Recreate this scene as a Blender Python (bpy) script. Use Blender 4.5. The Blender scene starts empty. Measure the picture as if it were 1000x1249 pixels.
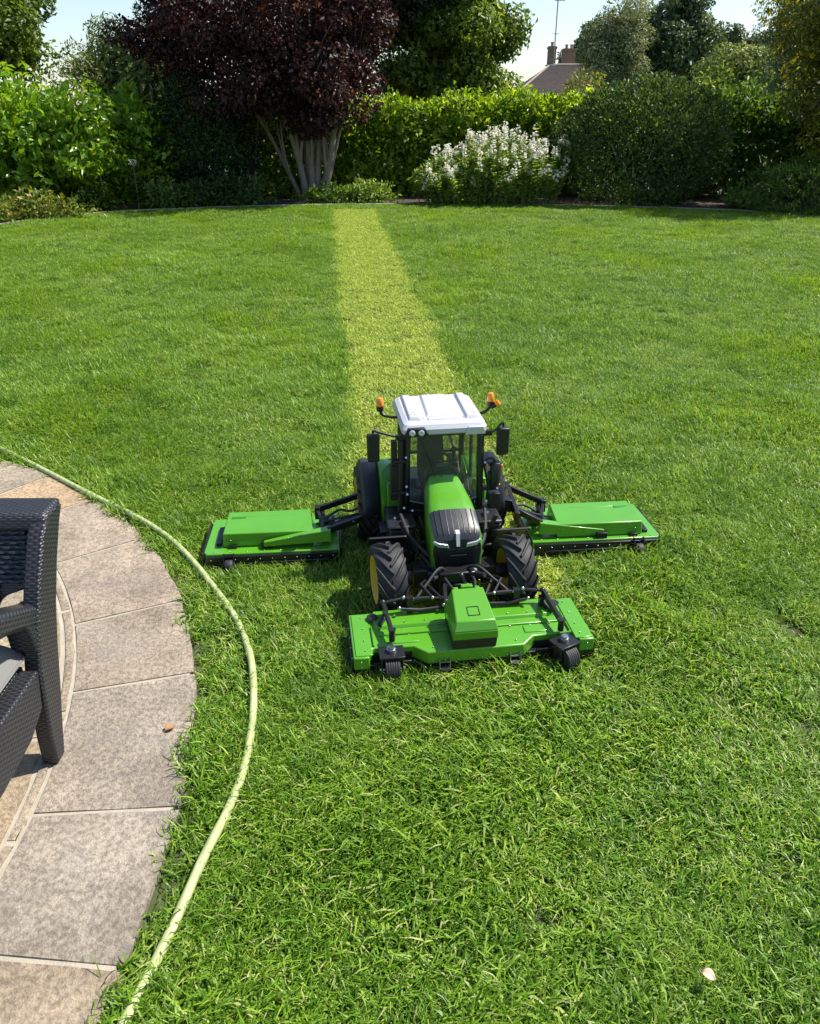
import bpy, bmesh, math, random
import numpy as np
from mathutils import Vector, Matrix, Euler

# ------------------------------------------------------------------ scene, camera, light
S = bpy.context.scene
COL = S.collection
PI = math.pi
CAM_H, FOC, PITCH = 1.5, 963.0, math.atan(490 / 963.0)
cd = bpy.data.cameras.new('camera')
cam = bpy.data.objects.new('camera', cd)
COL.objects.link(cam)
cam.location = (0, 0, CAM_H)
cam.rotation_euler = (PI / 2 - PITCH, 0, 0)
cd.sensor_fit = 'VERTICAL'
cd.sensor_height = 24.0
cd.lens = 24.0 * FOC / 1249.0
cd.clip_start, cd.clip_end = 0.05, 2000
S.camera = cam

SUN_EL = math.radians(55)
SUN_DIR = Vector((0.93, 0.33, 0)).normalized() * math.cos(SUN_EL) + Vector((0, 0, math.sin(SUN_EL)))
W = bpy.data.worlds.new('World')
S.world = W
W.use_nodes = True
wn = W.node_tree
bg = wn.nodes['Background']
sky = wn.nodes.new('ShaderNodeTexSky')
sky.sky_type = 'NISHITA'
sky.sun_disc = False
sky.sun_elevation = SUN_EL
sky.sun_rotation = math.atan2(SUN_DIR.x, SUN_DIR.y)
sky.air_density, sky.dust_density, sky.ozone_density = 1.0, 0.7, 1.4
wn.links.new(sky.outputs[0], bg.inputs[0])
bg.inputs[1].default_value = 0.12
sl = bpy.data.lights.new('sun', 'SUN')
sl.energy = 5.0
sl.angle = math.radians(0.53)
sl.color = (1.0, 0.95, 0.86)
so = bpy.data.objects.new('sun', sl)
COL.objects.link(so)
so.location = (6, 2, 9)
so.rotation_euler = SUN_DIR.to_track_quat('Z', 'Y').to_euler()
S.view_settings.view_transform = 'Standard'
S.view_settings.look = 'None'
S.view_settings.exposure = 0.65
S.view_settings.gamma = 1.0
S.view_settings.use_curve_mapping = False
S.render.engine = 'CYCLES'
S.cycles.use_denoising = True
S.cycles.max_bounces = 8
S.cycles.transparent_max_bounces = 12

rnd = random.Random(7)
rng = np.random.default_rng(11)

# ------------------------------------------------------------------ helpers
def link(o, parent=None):
    COL.objects.link(o)
    if parent is not None:
        o.parent = parent
    return o

def tag(o, label=None, cat=None, group=None, kind=None):
    if label: o['label'] = label
    if cat: o['category'] = cat
    if group: o['group'] = group
    if kind: o['kind'] = kind
    return o

def empty(name, loc=(0, 0, 0), rz=0.0, parent=None):
    o = bpy.data.objects.new(name, None)
    o.location = loc
    o.rotation_euler = (0, 0, rz)
    o.empty_display_size = 0.1
    return link(o, parent)

class MB:
    """collects simple solids into one mesh"""
    def __init__(self):
        self.v, self.f, self.m = [], [], []
    def add(self, vs, fs, mi=0):
        n = len(self.v)
        self.v += [tuple(p) for p in vs]
        self.f += [tuple(i + n for i in f) for f in fs]
        self.m += [mi] * len(fs)
    def box(self, c, s, rz=0.0, M=None, mi=0):
        vs = []
        for z in (-.5, .5):
            for x, y in ((-.5, -.5), (.5, -.5), (.5, .5), (-.5, .5)):
                p = Vector((x * s[0], y * s[1], z * s[2]))
                if M is not None: p = M @ p
                elif rz: p = Matrix.Rotation(rz, 3, 'Z') @ p
                vs.append(p + Vector(c))
        self.add(vs, [(3, 2, 1, 0), (4, 5, 6, 7), (0, 1, 5, 4), (1, 2, 6, 5), (2, 3, 7, 6), (3, 0, 4, 7)], mi)
    def hexa(self, bot, top, mi=0):
        """bottom loop and top loop (same count), capped"""
        n = len(bot)
        fs = [tuple(reversed(range(n))), tuple(range(n, 2 * n))]
        for i in range(n):
            j = (i + 1) % n
            fs.append((i, j, n + j, n + i))
        self.add(list(bot) + list(top), fs, mi)
    def bar(self, p0, p1, w, h, mi=0, up=(0, 0, 1)):
        p0, p1 = Vector(p0), Vector(p1)
        d = (p1 - p0).normalized()
        s = d.cross(Vector(up))
        if s.length < 1e-4: s = d.cross(Vector((0, 1, 0)))
        s.normalize()
        u = s.cross(d)
        c = [(-.5, -.5), (.5, -.5), (.5, .5), (-.5, .5)]
        self.hexa([p0 + s * a * w + u * b * h for a, b in c], [p1 + s * a * w + u * b * h for a, b in c], mi)
    def tube(self, pts, r, n=10, mi=0, cap=True):
        pts = [Vector(p) for p in pts]
        rs = r if isinstance(r, (list, tuple)) else [r] * len(pts)
        rings, up = [], None
        for i, p in enumerate(pts):
            a = pts[max(i - 1, 0)]; b = pts[min(i + 1, len(pts) - 1)]
            d = (b - a).normalized()
            if up is None:
                up = Vector((0, 0, 1)) if abs(d.z) < .9 else Vector((0, 1, 0))
            s = d.cross(up)
            if s.length < 1e-5: s = d.orthogonal()
            s.normalize()
            up = s.cross(d).normalized()
            rings.append([p + (s * math.cos(t) + up * math.sin(t)) * rs[i] for t in [2 * PI * k / n for k in range(n)]])
        fs = []
        for i in range(len(rings) - 1):
            for k in range(n):
                j = (k + 1) % n
                fs.append((i * n + k, (i + 1) * n + k, (i + 1) * n + j, i * n + j))
        if cap:
            fs.append(tuple(range(n)))
            fs.append(tuple(reversed(range((len(rings) - 1) * n, len(rings) * n))))
        self.add([p for r_ in rings for p in r_], fs, mi)
    def cyl(self, p0, p1, r, n=14, mi=0, r2=None):
        self.tube([p0, p1], [r, r if r2 is None else r2], n, mi)
    def lathe(self, prof, origin, axis='X', n=32, mi=0):
        """prof: list of (axial, radius)"""
        vs, fs = [], []
        for a, r in prof:
            for k in range(n):
                t = 2 * PI * k / n
                if axis == 'X': p = (a, r * math.cos(t), r * math.sin(t))
                elif axis == 'Y': p = (r * math.sin(t), a, r * math.cos(t))
                else: p = (r * math.cos(t), r * math.sin(t), a)
                vs.append(Vector(p) + Vector(origin))
        for i in range(len(prof) - 1):
            for k in range(n):
                j = (k + 1) % n
                fs.append((i * n + k, i * n + j, (i + 1) * n + j, (i + 1) * n + k))
        self.add(vs, fs, mi)
    def ball(self, c, r, mi=0, n=8):
        prof = [(-r * math.cos(PI * i / 6), max(r * math.sin(PI * i / 6), 1e-5)) for i in range(7)]
        self.lathe(prof, c, 'Z', n, mi)
    def grid(self, rows, mi=0):
        """rows: list of equally long point lists"""
        m = len(rows[0])
        fs = []
        for i in range(len(rows) - 1):
            for j in range(m - 1):
                fs.append((i * m + j, i * m + j + 1, (i + 1) * m + j + 1, (i + 1) * m + j))
        self.add([p for r in rows for p in r], fs, mi)
    def build(self, name, mat, parent=None, bevel=0.0, smooth=35, seg=2, fix=True):
        me = bpy.data.meshes.new(name)
        me.from_pydata([tuple(p) for p in self.v], [], self.f)
        mats = mat if isinstance(mat, (list, tuple)) else [mat]
        for m in mats: me.materials.append(m)
        if len(mats) > 1: me.polygons.foreach_set('material_index', self.m)
        if fix:
            b = bmesh.new(); b.from_mesh(me)
            bmesh.ops.recalc_face_normals(b, faces=b.faces[:])
            b.to_mesh(me); b.free()
        if smooth:
            me.shade_smooth()
            me.set_sharp_from_angle(angle=math.radians(smooth))
        o = link(bpy.data.objects.new(name, me), parent)
        if bevel:
            md = o.modifiers.new('bevel', 'BEVEL')
            md.width = bevel; md.segments = seg; md.limit_method = 'ANGLE'
            md.angle_limit = math.radians(35); md.harden_normals = False
        return o

def bez(p0, p1, p2, n=10):
    p0, p1, p2 = Vector(p0), Vector(p1), Vector(p2)
    return [p0 * (1 - t) ** 2 + p1 * 2 * t * (1 - t) + p2 * t * t for t in [i / n for i in range(n + 1)]]

def catmull(pts, k=8):
    P = [Vector(p) for p in pts]
    P = [P[0] * 2 - P[1]] + P + [P[-1] * 2 - P[-2]]
    out = []
    for i in range(1, len(P) - 2):
        for j in range(k):
            t = j / k
            a, b, c, d = P[i - 1], P[i], P[i + 1], P[i + 2]
            out.append(.5 * (2 * b + (c - a) * t + (2 * a - 5 * b + 4 * c - d) * t * t + (3 * b - a - 3 * c + d) * t ** 3))
    out.append(P[-2])
    return out

# ------------------------------------------------------------------ materials
def new_mat(name):
    m = bpy.data.materials.new(name)
    m.use_nodes = True
    return m, m.node_tree.nodes, m.node_tree.links, m.node_tree.nodes['Principled BSDF']

def solid(name, col, rough=.5, metal=0.0, noise=0.0, nscale=40.0, bump=0.0, bscale=200.0, coat=0.0, spec=.5, dirt=None):
    m, N, L, B = new_mat(name)
    B.inputs['Roughness'].default_value = rough
    B.inputs['Metallic'].default_value = metal
    B.inputs['Coat Weight'].default_value = coat
    B.inputs['Coat Roughness'].default_value = .08
    B.inputs['Specular IOR Level'].default_value = spec
    B.inputs['Base Color'].default_value = (*col, 1)
    tc = N.new('ShaderNodeTexCoord')
    if noise:
        nz = N.new('ShaderNodeTexNoise'); nz.inputs['Scale'].default_value = nscale; nz.inputs['Detail'].default_value = 5
        L.new(tc.outputs['Object'], nz.inputs['Vector'])
        mx = N.new('ShaderNodeMix'); mx.data_type = 'RGBA'
        mx.inputs['A'].default_value = (*[c * (1 - noise) for c in col], 1)
        mx.inputs['B'].default_value = (*[min(1, c * (1 + noise)) for c in col], 1)
        L.new(nz.outputs['Fac'], mx.inputs['Factor'])
        src = mx.outputs['Result']
        if dirt is not None:
            n2 = N.new('ShaderNodeTexNoise'); n2.inputs['Scale'].default_value = nscale * .35; n2.inputs['Detail'].default_value = 8
            n2.inputs['Roughness'].default_value = .7
            L.new(tc.outputs['Object'], n2.inputs['Vector'])
            rp = N.new('ShaderNodeValToRGB'); rp.color_ramp.elements[0].position = .55; rp.color_ramp.elements[1].position = .8
            rp.color_ramp.elements[1].color = (.55, .55, .55, 1)
            L.new(n2.outputs['Fac'], rp.inputs['Fac'])
            m2 = N.new('ShaderNodeMix'); m2.data_type = 'RGBA'
            L.new(rp.outputs['Color'], m2.inputs['Factor'])
            L.new(src, m2.inputs['A']); m2.inputs['B'].default_value = (*dirt, 1)
            src = m2.outputs['Result']
            ad = N.new('ShaderNodeMath'); ad.operation = 'MULTIPLY_ADD'
            L.new(rp.outputs['Color'], ad.inputs[0]); ad.inputs[1].default_value = .5; ad.inputs[2].default_value = rough
            L.new(ad.outputs[0], B.inputs['Roughness'])
        L.new(src, B.inputs['Base Color'])
    if bump:
        nb = N.new('ShaderNodeTexNoise'); nb.inputs['Scale'].default_value = bscale; nb.inputs['Detail'].default_value = 4
        L.new(tc.outputs['Object'], nb.inputs['Vector'])
        bp = N.new('ShaderNodeBump'); bp.inputs['Strength'].default_value = bump; bp.inputs['Distance'].default_value = .002
        L.new(nb.outputs['Fac'], bp.inputs['Height'])
        L.new(bp.outputs['Normal'], B.inputs['Normal'])
    return m

def leaf_mat(name, stops, rough=.42, trans=.35, tcol=None, spec=.32, patch=0.0, pscale=1.0, pcol=(.2, .2, .05), dark=0.0):
    """colour by the per-leaf random attribute 'tone'; stops = [(pos, colour)]"""
    m, N, L, B = new_mat(name)
    at = N.new('ShaderNodeAttribute'); at.attribute_name = 'tone'
    rp = N.new('ShaderNodeValToRGB')
    els = rp.color_ramp.elements
    while len(els) > 1: els.remove(els[-1])
    els[0].position, els[0].color = stops[0][0], (*stops[0][1], 1)
    for p, c in stops[1:]:
        e = els.new(p); e.color = (*c, 1)
    L.new(at.outputs['Fac'], rp.inputs['Fac'])
    src = rp.outputs['Color']
    if patch:
        ge = N.new('ShaderNodeNewGeometry')
        nz = N.new('ShaderNodeTexNoise'); nz.inputs['Scale'].default_value = pscale; nz.inputs['Detail'].default_value = 3
        L.new(ge.outputs['Position'], nz.inputs['Vector'])
        r2 = N.new('ShaderNodeValToRGB'); r2.color_ramp.elements[0].position = .42; r2.color_ramp.elements[1].position = .68
        r2.color_ramp.elements[1].color = (patch, patch, patch, 1)
        L.new(nz.outputs['Fac'], r2.inputs['Fac'])
        mx = N.new('ShaderNodeMix'); mx.data_type = 'RGBA'
        L.new(r2.outputs['Color'], mx.inputs['Factor']); L.new(src, mx.inputs['A'])
        mx.inputs['B'].default_value = (*pcol, 1)
        src = mx.outputs['Result']
    if dark:        # deeper green tussocks
        n3 = N.new('ShaderNodeTexNoise'); n3.inputs['Scale'].default_value = 5.5; n3.inputs['Detail'].default_value = 4; n3.inputs['Roughness'].default_value = .6
        L.new(ge.outputs['Position'], n3.inputs['Vector'])
        r3 = N.new('ShaderNodeValToRGB'); r3.color_ramp.elements[0].position = .47; r3.color_ramp.elements[1].position = .66
        r3.color_ramp.elements[1].color = (dark, dark, dark, 1)
        L.new(n3.outputs['Fac'], r3.inputs['Fac'])
        m3 = N.new('ShaderNodeMix'); m3.data_type = 'RGBA'; m3.blend_type = 'MULTIPLY'
        L.new(r3.outputs['Color'], m3.inputs['Factor']); L.new(src, m3.inputs['A']); m3.inputs['B'].default_value = (.38, .58, .45, 1)
        src = m3.outputs['Result']
    L.new(src, B.inputs['Base Color'])
    B.inputs['Roughness'].default_value = rough
    B.inputs['Specular IOR Level'].default_value = spec
    tr = N.new('ShaderNodeBsdfTranslucent')
    hs = N.new('ShaderNodeMix'); hs.data_type = 'RGBA'; hs.blend_type = 'MULTIPLY'
    hs.inputs['Factor'].default_value = 1
    L.new(src, hs.inputs['A'])
    hs.inputs['B'].default_value = (*(tcol or (1.6, 1.5, .6)), 1)
    L.new(hs.outputs['Result'], tr.inputs['Color'])
    ms = N.new('ShaderNodeMixShader'); ms.inputs[0].default_value = trans
    L.new(B.outputs[0], ms.inputs[1]); L.new(tr.outputs[0], ms.inputs[2])
    L.new(ms.outputs[0], N['Material Output'].inputs['Surface'])
    return m

G_PAINT = solid('green_paint', (.080, .285, .011), .30, coat=.4, noise=.14, nscale=9, dirt=(.10, .26, .05))
BLACK_PL = solid('black_plastic', (.012, .012, .013), .42, bump=.15, bscale=600)
BLACK_MT = solid('black_metal', (.010, .010, .011), .34, noise=.2, nscale=60)
HOOD_BLACK = solid('hood_black', (.020, .023, .028), .38, noise=.15, nscale=25, bump=.1, bscale=500)
FENDER = solid('fender_plastic', (.013, .015, .022), .48, noise=.1, nscale=30)
WHITE = solid('white_plastic', (.50, .51, .535), .34, noise=.03, nscale=20, coat=.2)
RUBBER = solid('rubber', (.022, .022, .024), .62, noise=.35, nscale=50, bump=.4, bscale=350)
YELLOW = solid('yellow_paint', (.62, .40, .012), .38, noise=.08, nscale=20)
CHROME = solid('steel', (.55, .55, .56), .28, 1.0)
DULL_STEEL = solid('dull_steel', (.30, .30, .31), .42, .9, noise=.2, nscale=50)
AMBER = solid('amber_lens', (.85, .26, .01), .25, coat=.6)
RED_LENS = solid('orange_lens', (.75, .14, .02), .3)
LENS = solid('clear_lens', (.55, .57, .60), .16, .3, coat=.6)
SEATM = solid('seat_fabric', (.055, .055, .06), .8, noise=.2, nscale=60)
TAN = solid('tan_trim', (.42, .32, .22), .6)
GREY_PL = solid('grey_plastic', (.13, .13, .125), .5)

m, N, L, B = new_mat('cab_glass')
N.remove(B)
gt = N.new('ShaderNodeBsdfTransparent'); gt.inputs[0].default_value = (.58, .65, .58, 1)
gg = N.new('ShaderNodeBsdfGlossy'); gg.inputs['Roughness'].default_value = .03
fr = N.new('ShaderNodeFresnel'); fr.inputs[0].default_value = 1.5
mm = N.new('ShaderNodeMixShader')
L.new(fr.outputs[0], mm.inputs[0]); L.new(gt.outputs[0], mm.inputs[1]); L.new(gg.outputs[0], mm.inputs[2])
gd = N.new('ShaderNodeBsdfDiffuse'); gd.inputs[0].default_value = (.45, .46, .43, 1)      # grey haze in the colour, stands in for reflections on dusty glass
mz = N.new('ShaderNodeMixShader'); mz.inputs[0].default_value = .07
L.new(mm.outputs[0], mz.inputs[1]); L.new(gd.outputs[0], mz.inputs[2])
L.new(mz.outputs[0], N['Material Output'].inputs['Surface'])
GLASS = m

def stone_mat():
    m, N, L, B = new_mat('riven_stone')
    tc = N.new('ShaderNodeTexCoord'); ge = N.new('ShaderNodeNewGeometry'); oi = N.new('ShaderNodeObjectInfo')
    n1 = N.new('ShaderNodeTexNoise'); n1.inputs['Scale'].default_value = 5.0; n1.inputs['Detail'].default_value = 9; n1.inputs['Roughness'].default_value = .68
    n2 = N.new('ShaderNodeTexNoise'); n2.inputs['Scale'].default_value = 75; n2.inputs['Detail'].default_value = 6; n2.inputs['Roughness'].default_value = .7
    n3 = N.new('ShaderNodeTexNoise'); n3.inputs['Scale'].default_value = 170; n3.inputs['Detail'].default_value = 3
    va = N.new('ShaderNodeVectorMath'); va.operation = 'ADD'          # every stone cut from another part of the rock
    sc_ = N.new('ShaderNodeMath'); sc_.operation = 'MULTIPLY'; sc_.inputs[1].default_value = 37.0
    L.new(oi.outputs['Random'], sc_.inputs[0]); L.new(ge.outputs['Position'], va.inputs[0]); L.new(sc_.outputs[0], va.inputs[1])
    for n in (n1, n2, n3): L.new(va.outputs[0], n.inputs['Vector'])
    rp = N.new('ShaderNodeValToRGB')
    e = rp.color_ramp.elements
    e[0].position, e[0].color = .30, (.215, .183, .145, 1)
    e[1].position, e[1].color = .70, (.45, .392, .32, 1)
    k = e.new(.5); k.color = (.335, .290, .235, 1)
    L.new(n1.outputs['Fac'], rp.inputs['Fac'])
    # speckle
    r2 = N.new('ShaderNodeValToRGB')
    r2.color_ramp.elements[0].position = .40; r2.color_ramp.elements[0].color = (.60, .59, .58, 1)
    r2.color_ramp.elements[1].position = .58; r2.color_ramp.elements[1].color = (1.12, 1.10, 1.08, 1)
    L.new(n2.outputs['Fac'], r2.inputs['Fac'])
    mu = N.new('ShaderNodeMix'); mu.data_type = 'RGBA'; mu.blend_type = 'MULTIPLY'; mu.inputs['Factor'].default_value = .9
    L.new(rp.outputs['Color'], mu.inputs['A']); L.new(r2.outputs['Color'], mu.inputs['B'])
    # grime blotches
    n4 = N.new('ShaderNodeTexNoise'); n4.inputs['Scale'].default_value = 3.1; n4.inputs['Detail'].default_value = 10; n4.inputs['Roughness'].default_value = .75
    L.new(va.outputs[0], n4.inputs['Vector'])
    r4 = N.new('ShaderNodeValToRGB')
    r4.color_ramp.elements[0].position = .52; r4.color_ramp.elements[1].position = .72; r4.color_ramp.elements[1].color = (.72, .72, .72, 1)
    L.new(n4.outputs['Fac'], r4.inputs['Fac'])
    mg = N.new('ShaderNodeMix'); mg.data_type = 'RGBA'
    L.new(r4.outputs['Color'], mg.inputs['Factor']); L.new(mu.outputs['Result'], mg.inputs['A']); mg.inputs['B'].default_value = (.20, .19, .175, 1)
    # per-stone tint from object colour
    oc = N.new('ShaderNodeMix'); oc.data_type = 'RGBA'; oc.blend_type = 'MULTIPLY'; oc.inputs['Factor'].default_value = 1
    L.new(mg.outputs['Result'], oc.inputs['A']); L.new(oi.outputs['Color'], oc.inputs['B'])
    L.new(oc.outputs['Result'], B.inputs['Base Color'])
    B.inputs['Roughness'].default_value = .88
    B.inputs['Specular IOR Level'].default_value = .25
    sm = N.new('ShaderNodeMath'); sm.operation = 'MULTIPLY_ADD'; sm.inputs[1].default_value = .35
    L.new(n3.outputs['Fac'], sm.inputs[0]); L.new(n2.outputs['Fac'], sm.inputs[2])
    bp = N.new('ShaderNodeBump'); bp.inputs['Strength'].default_value = .95; bp.inputs['Distance'].default_value = .008
    L.new(sm.outputs[0], bp.inputs['Height']); L.new(bp.outputs['Normal'], B.inputs['Normal'])
    return m
STONE = stone_mat()
MORTAR = solid('mortar', (.38, .335, .265), .9, noise=.28, nscale=30, bump=.8, bscale=220)
SOIL = solid('soil', (.055, .040, .027), .95, noise=.4, nscale=14, bump=1.0, bscale=60)
TURF = solid('turf_soil', (.060, .075, .022), .95, noise=.35, nscale=18, bump=1.0, bscale=120)
BARK = solid('grey_bark', (.19, .168, .13), .9, noise=.45, nscale=7, bump=1.0, bscale=40)
BARK_D = solid('brown_bark', (.10, .078, .055), .9, noise=.4, nscale=7, bump=1.0, bscale=40)

# wicker: woven bump from object coordinates
def wicker_mat():
    m, N, L, B = new_mat('wicker')
    B.inputs['Base Color'].default_value = (.028, .029, .034, 1)
    B.inputs['Roughness'].default_value = .36
    uv = N.new('ShaderNodeUVMap')
    sp = N.new('ShaderNodeSeparateXYZ'); L.new(uv.outputs[0], sp.inputs[0])
    def mth(op, a, b=None):
        n = N.new('ShaderNodeMath'); n.operation = op
        for i, x in enumerate((a, b)):
            if x is None: continue
            if isinstance(x, (int, float)): n.inputs[i].default_value = x
            else: L.new(x, n.inputs[i])
        return n.outputs[0]
    u = mth('MULTIPLY', sp.outputs['X'], PI / .012)
    v = mth('MULTIPLY', sp.outputs['Y'], PI / .0062)
    su = mth('SINE', u); sv = mth('ABSOLUTE', mth('SINE', v))
    row = mth('SUBTRACT', mth('MULTIPLY', mth('MODULO', mth('FLOOR', mth('MULTIPLY', sp.outputs['Y'], 1 / .0062)), 2.0), 2.0), 1.0)
    nzw = N.new('ShaderNodeTexNoise'); nzw.inputs['Scale'].default_value = 70; L.new(uv.outputs[0], nzw.inputs['Vector'])
    h = mth('MULTIPLY', mth('MULTIPLY', mth('POWER', sv, .6), mth('ADD', nzw.outputs['Fac'], .5)), mth('ADD', mth('MULTIPLY', mth('MULTIPLY', su, row), .5), .6))
    bp = N.new('ShaderNodeBump'); bp.inputs['Strength'].default_value = .55; bp.inputs['Distance'].default_value = .003
    L.new(h, bp.inputs['Height']); L.new(bp.outputs['Normal'], B.inputs['Normal'])
    r = N.new('ShaderNodeValToRGB')
    r.color_ramp.elements[0].color = (.010, .010, .012, 1); r.color_ramp.elements[1].color = (.034, .035, .041, 1)
    r.color_ramp.elements[0].position = .05; r.color_ramp.elements[1].position = .6
    L.new(h, r.inputs['Fac']); L.new(r.outputs['Color'], B.inputs['Base Color'])
    return m
WICKER = wicker_mat()
CUSHION = solid('cushion_fabric', (.175, .175, .165), .9, noise=.06, nscale=30, bump=.5, bscale=500)

# ------------------------------------------------------------------ foliage
def leaf_mesh(name, P, D, NRM, size, mat, parent=None, aspect=.5, fold=.25, tone=None, g=rng, kind='stuff'):
    """one folded diamond leaf per point: P base, D pointing direction, NRM approx face normal"""
    n = len(P)
    D = D / np.maximum(np.linalg.norm(D, axis=1, keepdims=True), 1e-6)
    Sd = np.cross(D, NRM)
    Sd /= np.maximum(np.linalg.norm(Sd, axis=1, keepdims=True), 1e-6)
    Nn = np.cross(Sd, D)
    s = size[:, None]
    w = s * aspect * .5
    tip = P + D * s - Nn * s * .12
    mid = P + D * s * .45
    V = np.stack([P, mid + Sd * w + Nn * w * fold * 2, tip, mid - Sd * w + Nn * w * fold * 2], axis=1).reshape(-1, 3)
    base = np.arange(n)[:, None] * 4
    F = np.concatenate([base + np.array([[0, 1, 2]]), base + np.array([[0, 2, 3]])], axis=1).reshape(-1)
    me = bpy.data.meshes.new(name)
    me.vertices.add(n * 4); me.vertices.foreach_set('co', V.astype(np.float32).reshape(-1))
    me.loops.add(n * 6); me.loops.foreach_set('vertex_index', F.astype(np.int32))
    me.polygons.add(n * 2)
    me.polygons.foreach_set('loop_start', np.arange(0, n * 6, 3, dtype=np.int32))
    if tone is None: tone = g.random(n)
    at = me.attributes.new('tone', 'FLOAT', 'POINT')
    at.data.foreach_set('value', np.repeat(np.clip(tone, 0, 1), 4).astype(np.float32))
    me.materials.append(mat)
    me.update(calc_edges=True); me.validate()
    o = link(bpy.data.objects.new(name, me), parent)
    if kind: o['kind'] = kind
    return o

def unit(n, g=rng):
    v = g.normal(size=(n, 3))
    return v / np.linalg.norm(v, axis=1, keepdims=True)

def clump_leaves(centers, radii, n_each, leaf, squash=.8, up=.35, jitter=.6, droop=0.0, g=rng, shell=.35):
    """leaves over many small ellipsoid clumps; returns arrays for leaf_mesh"""
    Ps, Ds, Ns, Ss, Ts = [], [], [], [], []
    for c, r, k in zip(centers, radii, n_each):
        k = int(k)
        d = unit(k, g)
        rad = r * (1 - shell * g.random(k) ** 1.5) * (1 + .12 * np.sin(d[:, 0] * 5 + c[0] * 7) * np.sin(d[:, 2] * 6 + c[1] * 5))
        p = np.array(c) + d * rad[:, None] * np.array([1, 1, squash])
        nn = d + g.normal(size=(k, 3)) * jitter * .6 + np.array([0, 0, up])
        t = g.normal(size=(k, 3)) + d * .8 + np.array([0, 0, -droop])
        t -= nn * (np.sum(t * nn, axis=1) / np.sum(nn * nn, axis=1))[:, None] * .7
        Ps.append(p); Ds.append(t); Ns.append(nn)
        Ss.append(leaf * (.65 + .7 * g.random(k)))
        Ts.append(np.clip(g.random() * .45 + g.random(k) * .6, 0, 1))
    return map(np.concatenate, (Ps, Ds, Ns, Ss, Ts))

def crown_clumps(c, r, n, rc, g=rng, hollow=.55, zmin=None, lean=None):
    """clump centres through an ellipsoid, mostly near its surface"""
    c, r = np.array(c, float), np.array(r, float)
    d = unit(n, g)
    q = hollow + (1 - hollow) * g.random(n) ** .6
    P = c + d * r * q[:, None] * (1 + .18 * np.sin(d[:, :1] * 4.0 + c[0]) * np.cos(d[:, 2:] * 5 + c[1]))
    if zmin is not None:
        P[:, 2] = np.maximum(P[:, 2], zmin + g.random(n) * rc)
    return P, rc * (.65 + .7 * g.random(n))

def limb(mb, p0, p1, r0, r1, bend=.15, g=rnd, n=6, segs=8):
    p0, p1 = Vector(p0), Vector(p1)
    L_ = (p1 - p0).length
    mid = (p0 + p1) / 2 + Vector((g.uniform(-1, 1), g.uniform(-1, 1), g.uniform(-.3, .6))) * L_ * bend
    pts = bez(p0, mid, p1, n)
    mb.tube(pts, [r0 + (r1 - r0) * i / n for i in range(n + 1)], segs)
    return pts

def tree(name, base, crowns, n_clump, rc, leaf, per, mat, bark, label, cat='tree', group=None, trunk_r=.12, stems=1, spread=.3,
         trunk_top=None, squash=.8, up=.35, droop=0.0, seed=1, aspect=.5, hollow=.55, inner=.25, limbs=10, zmin=None, crown_name='crown'):
    """crowns: list of (centre, radii)"""
    g = np.random.default_rng(seed); gr = random.Random(seed)
    root = empty(name, base)
    tag(root, label, cat, group)
    B0 = Vector(base)
    mb = MB()
    tops = []
    c0 = Vector(crowns[0][0]); r0 = crowns[0][1]
    tt = trunk_top if trunk_top is not None else c0.z - r0[2] * .2 - B0.z
    for s in range(stems):
        a = 2 * PI * s / max(stems, 1) + gr.uniform(-.4, .4)
        off = Vector((math.cos(a), math.sin(a), 0)) * (trunk_r * .7 if stems > 1 else 0)
        top = Vector((math.cos(a) * spread, math.sin(a) * spread, tt)) if stems > 1 else Vector((c0.x - B0.x, c0.y - B0.y, tt))
        pts = limb(mb, off + Vector((0, 0, -.05)), top, trunk_r / math.sqrt(stems), trunk_r * .5 / math.sqrt(stems), .08, gr, 7)
        tops.append(pts)
    allc, allr = [], []
    tot = sum(r[0] * r[1] + r[0] * r[2] for _, r in crowns)
    for (c, r) in crowns:
        k = max(4, int(n_clump * (r[0] * r[1] + r[0] * r[2]) / tot))
        P, R = crown_clumps(c, r, k, rc, g, hollow, zmin)
        allc.append(P); allr.append(R)
    P = np.concatenate(allc); R = np.concatenate(allr)
    for k in gr.sample(range(len(P)), min(limbs, len(P))):
        pts = gr.choice(tops)
        limb(mb, pts[gr.randint(len(pts) // 2, len(pts) - 1)], Vector(P[k]) - B0, trunk_r * .35 / math.sqrt(stems), trunk_r * .06, .12, gr, 5, 6)
    mb.build('trunk', bark, root, smooth=60)
    p, d, nn, s, t = clump_leaves(P - np.array(base), R, np.maximum(6, per * (R / rc) ** 2), leaf, squash, up, .7, droop, g)
    if inner:
        # larger leaves deep inside close the crown
        for (c, r) in crowns:
            k = int(len(p) * inner * (r[0] * r[1] + r[0] * r[2]) / tot)
            dd = unit(k, g)
            q = np.array(c) - np.array(base) + dd * np.array(r) * (.72 * g.random(k) ** .4)[:, None]
            p = np.concatenate([p, q]); d = np.concatenate([d, unit(k, g)]); nn = np.concatenate([nn, dd + unit(k, g) * .5])
            s = np.concatenate([s, leaf * (1.6 + g.random(k))]); t = np.concatenate([t, g.random(k)])
    leaf_mesh(crown_name, p, d, nn, s, mat, root, aspect, tone=t)
    return root

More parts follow.
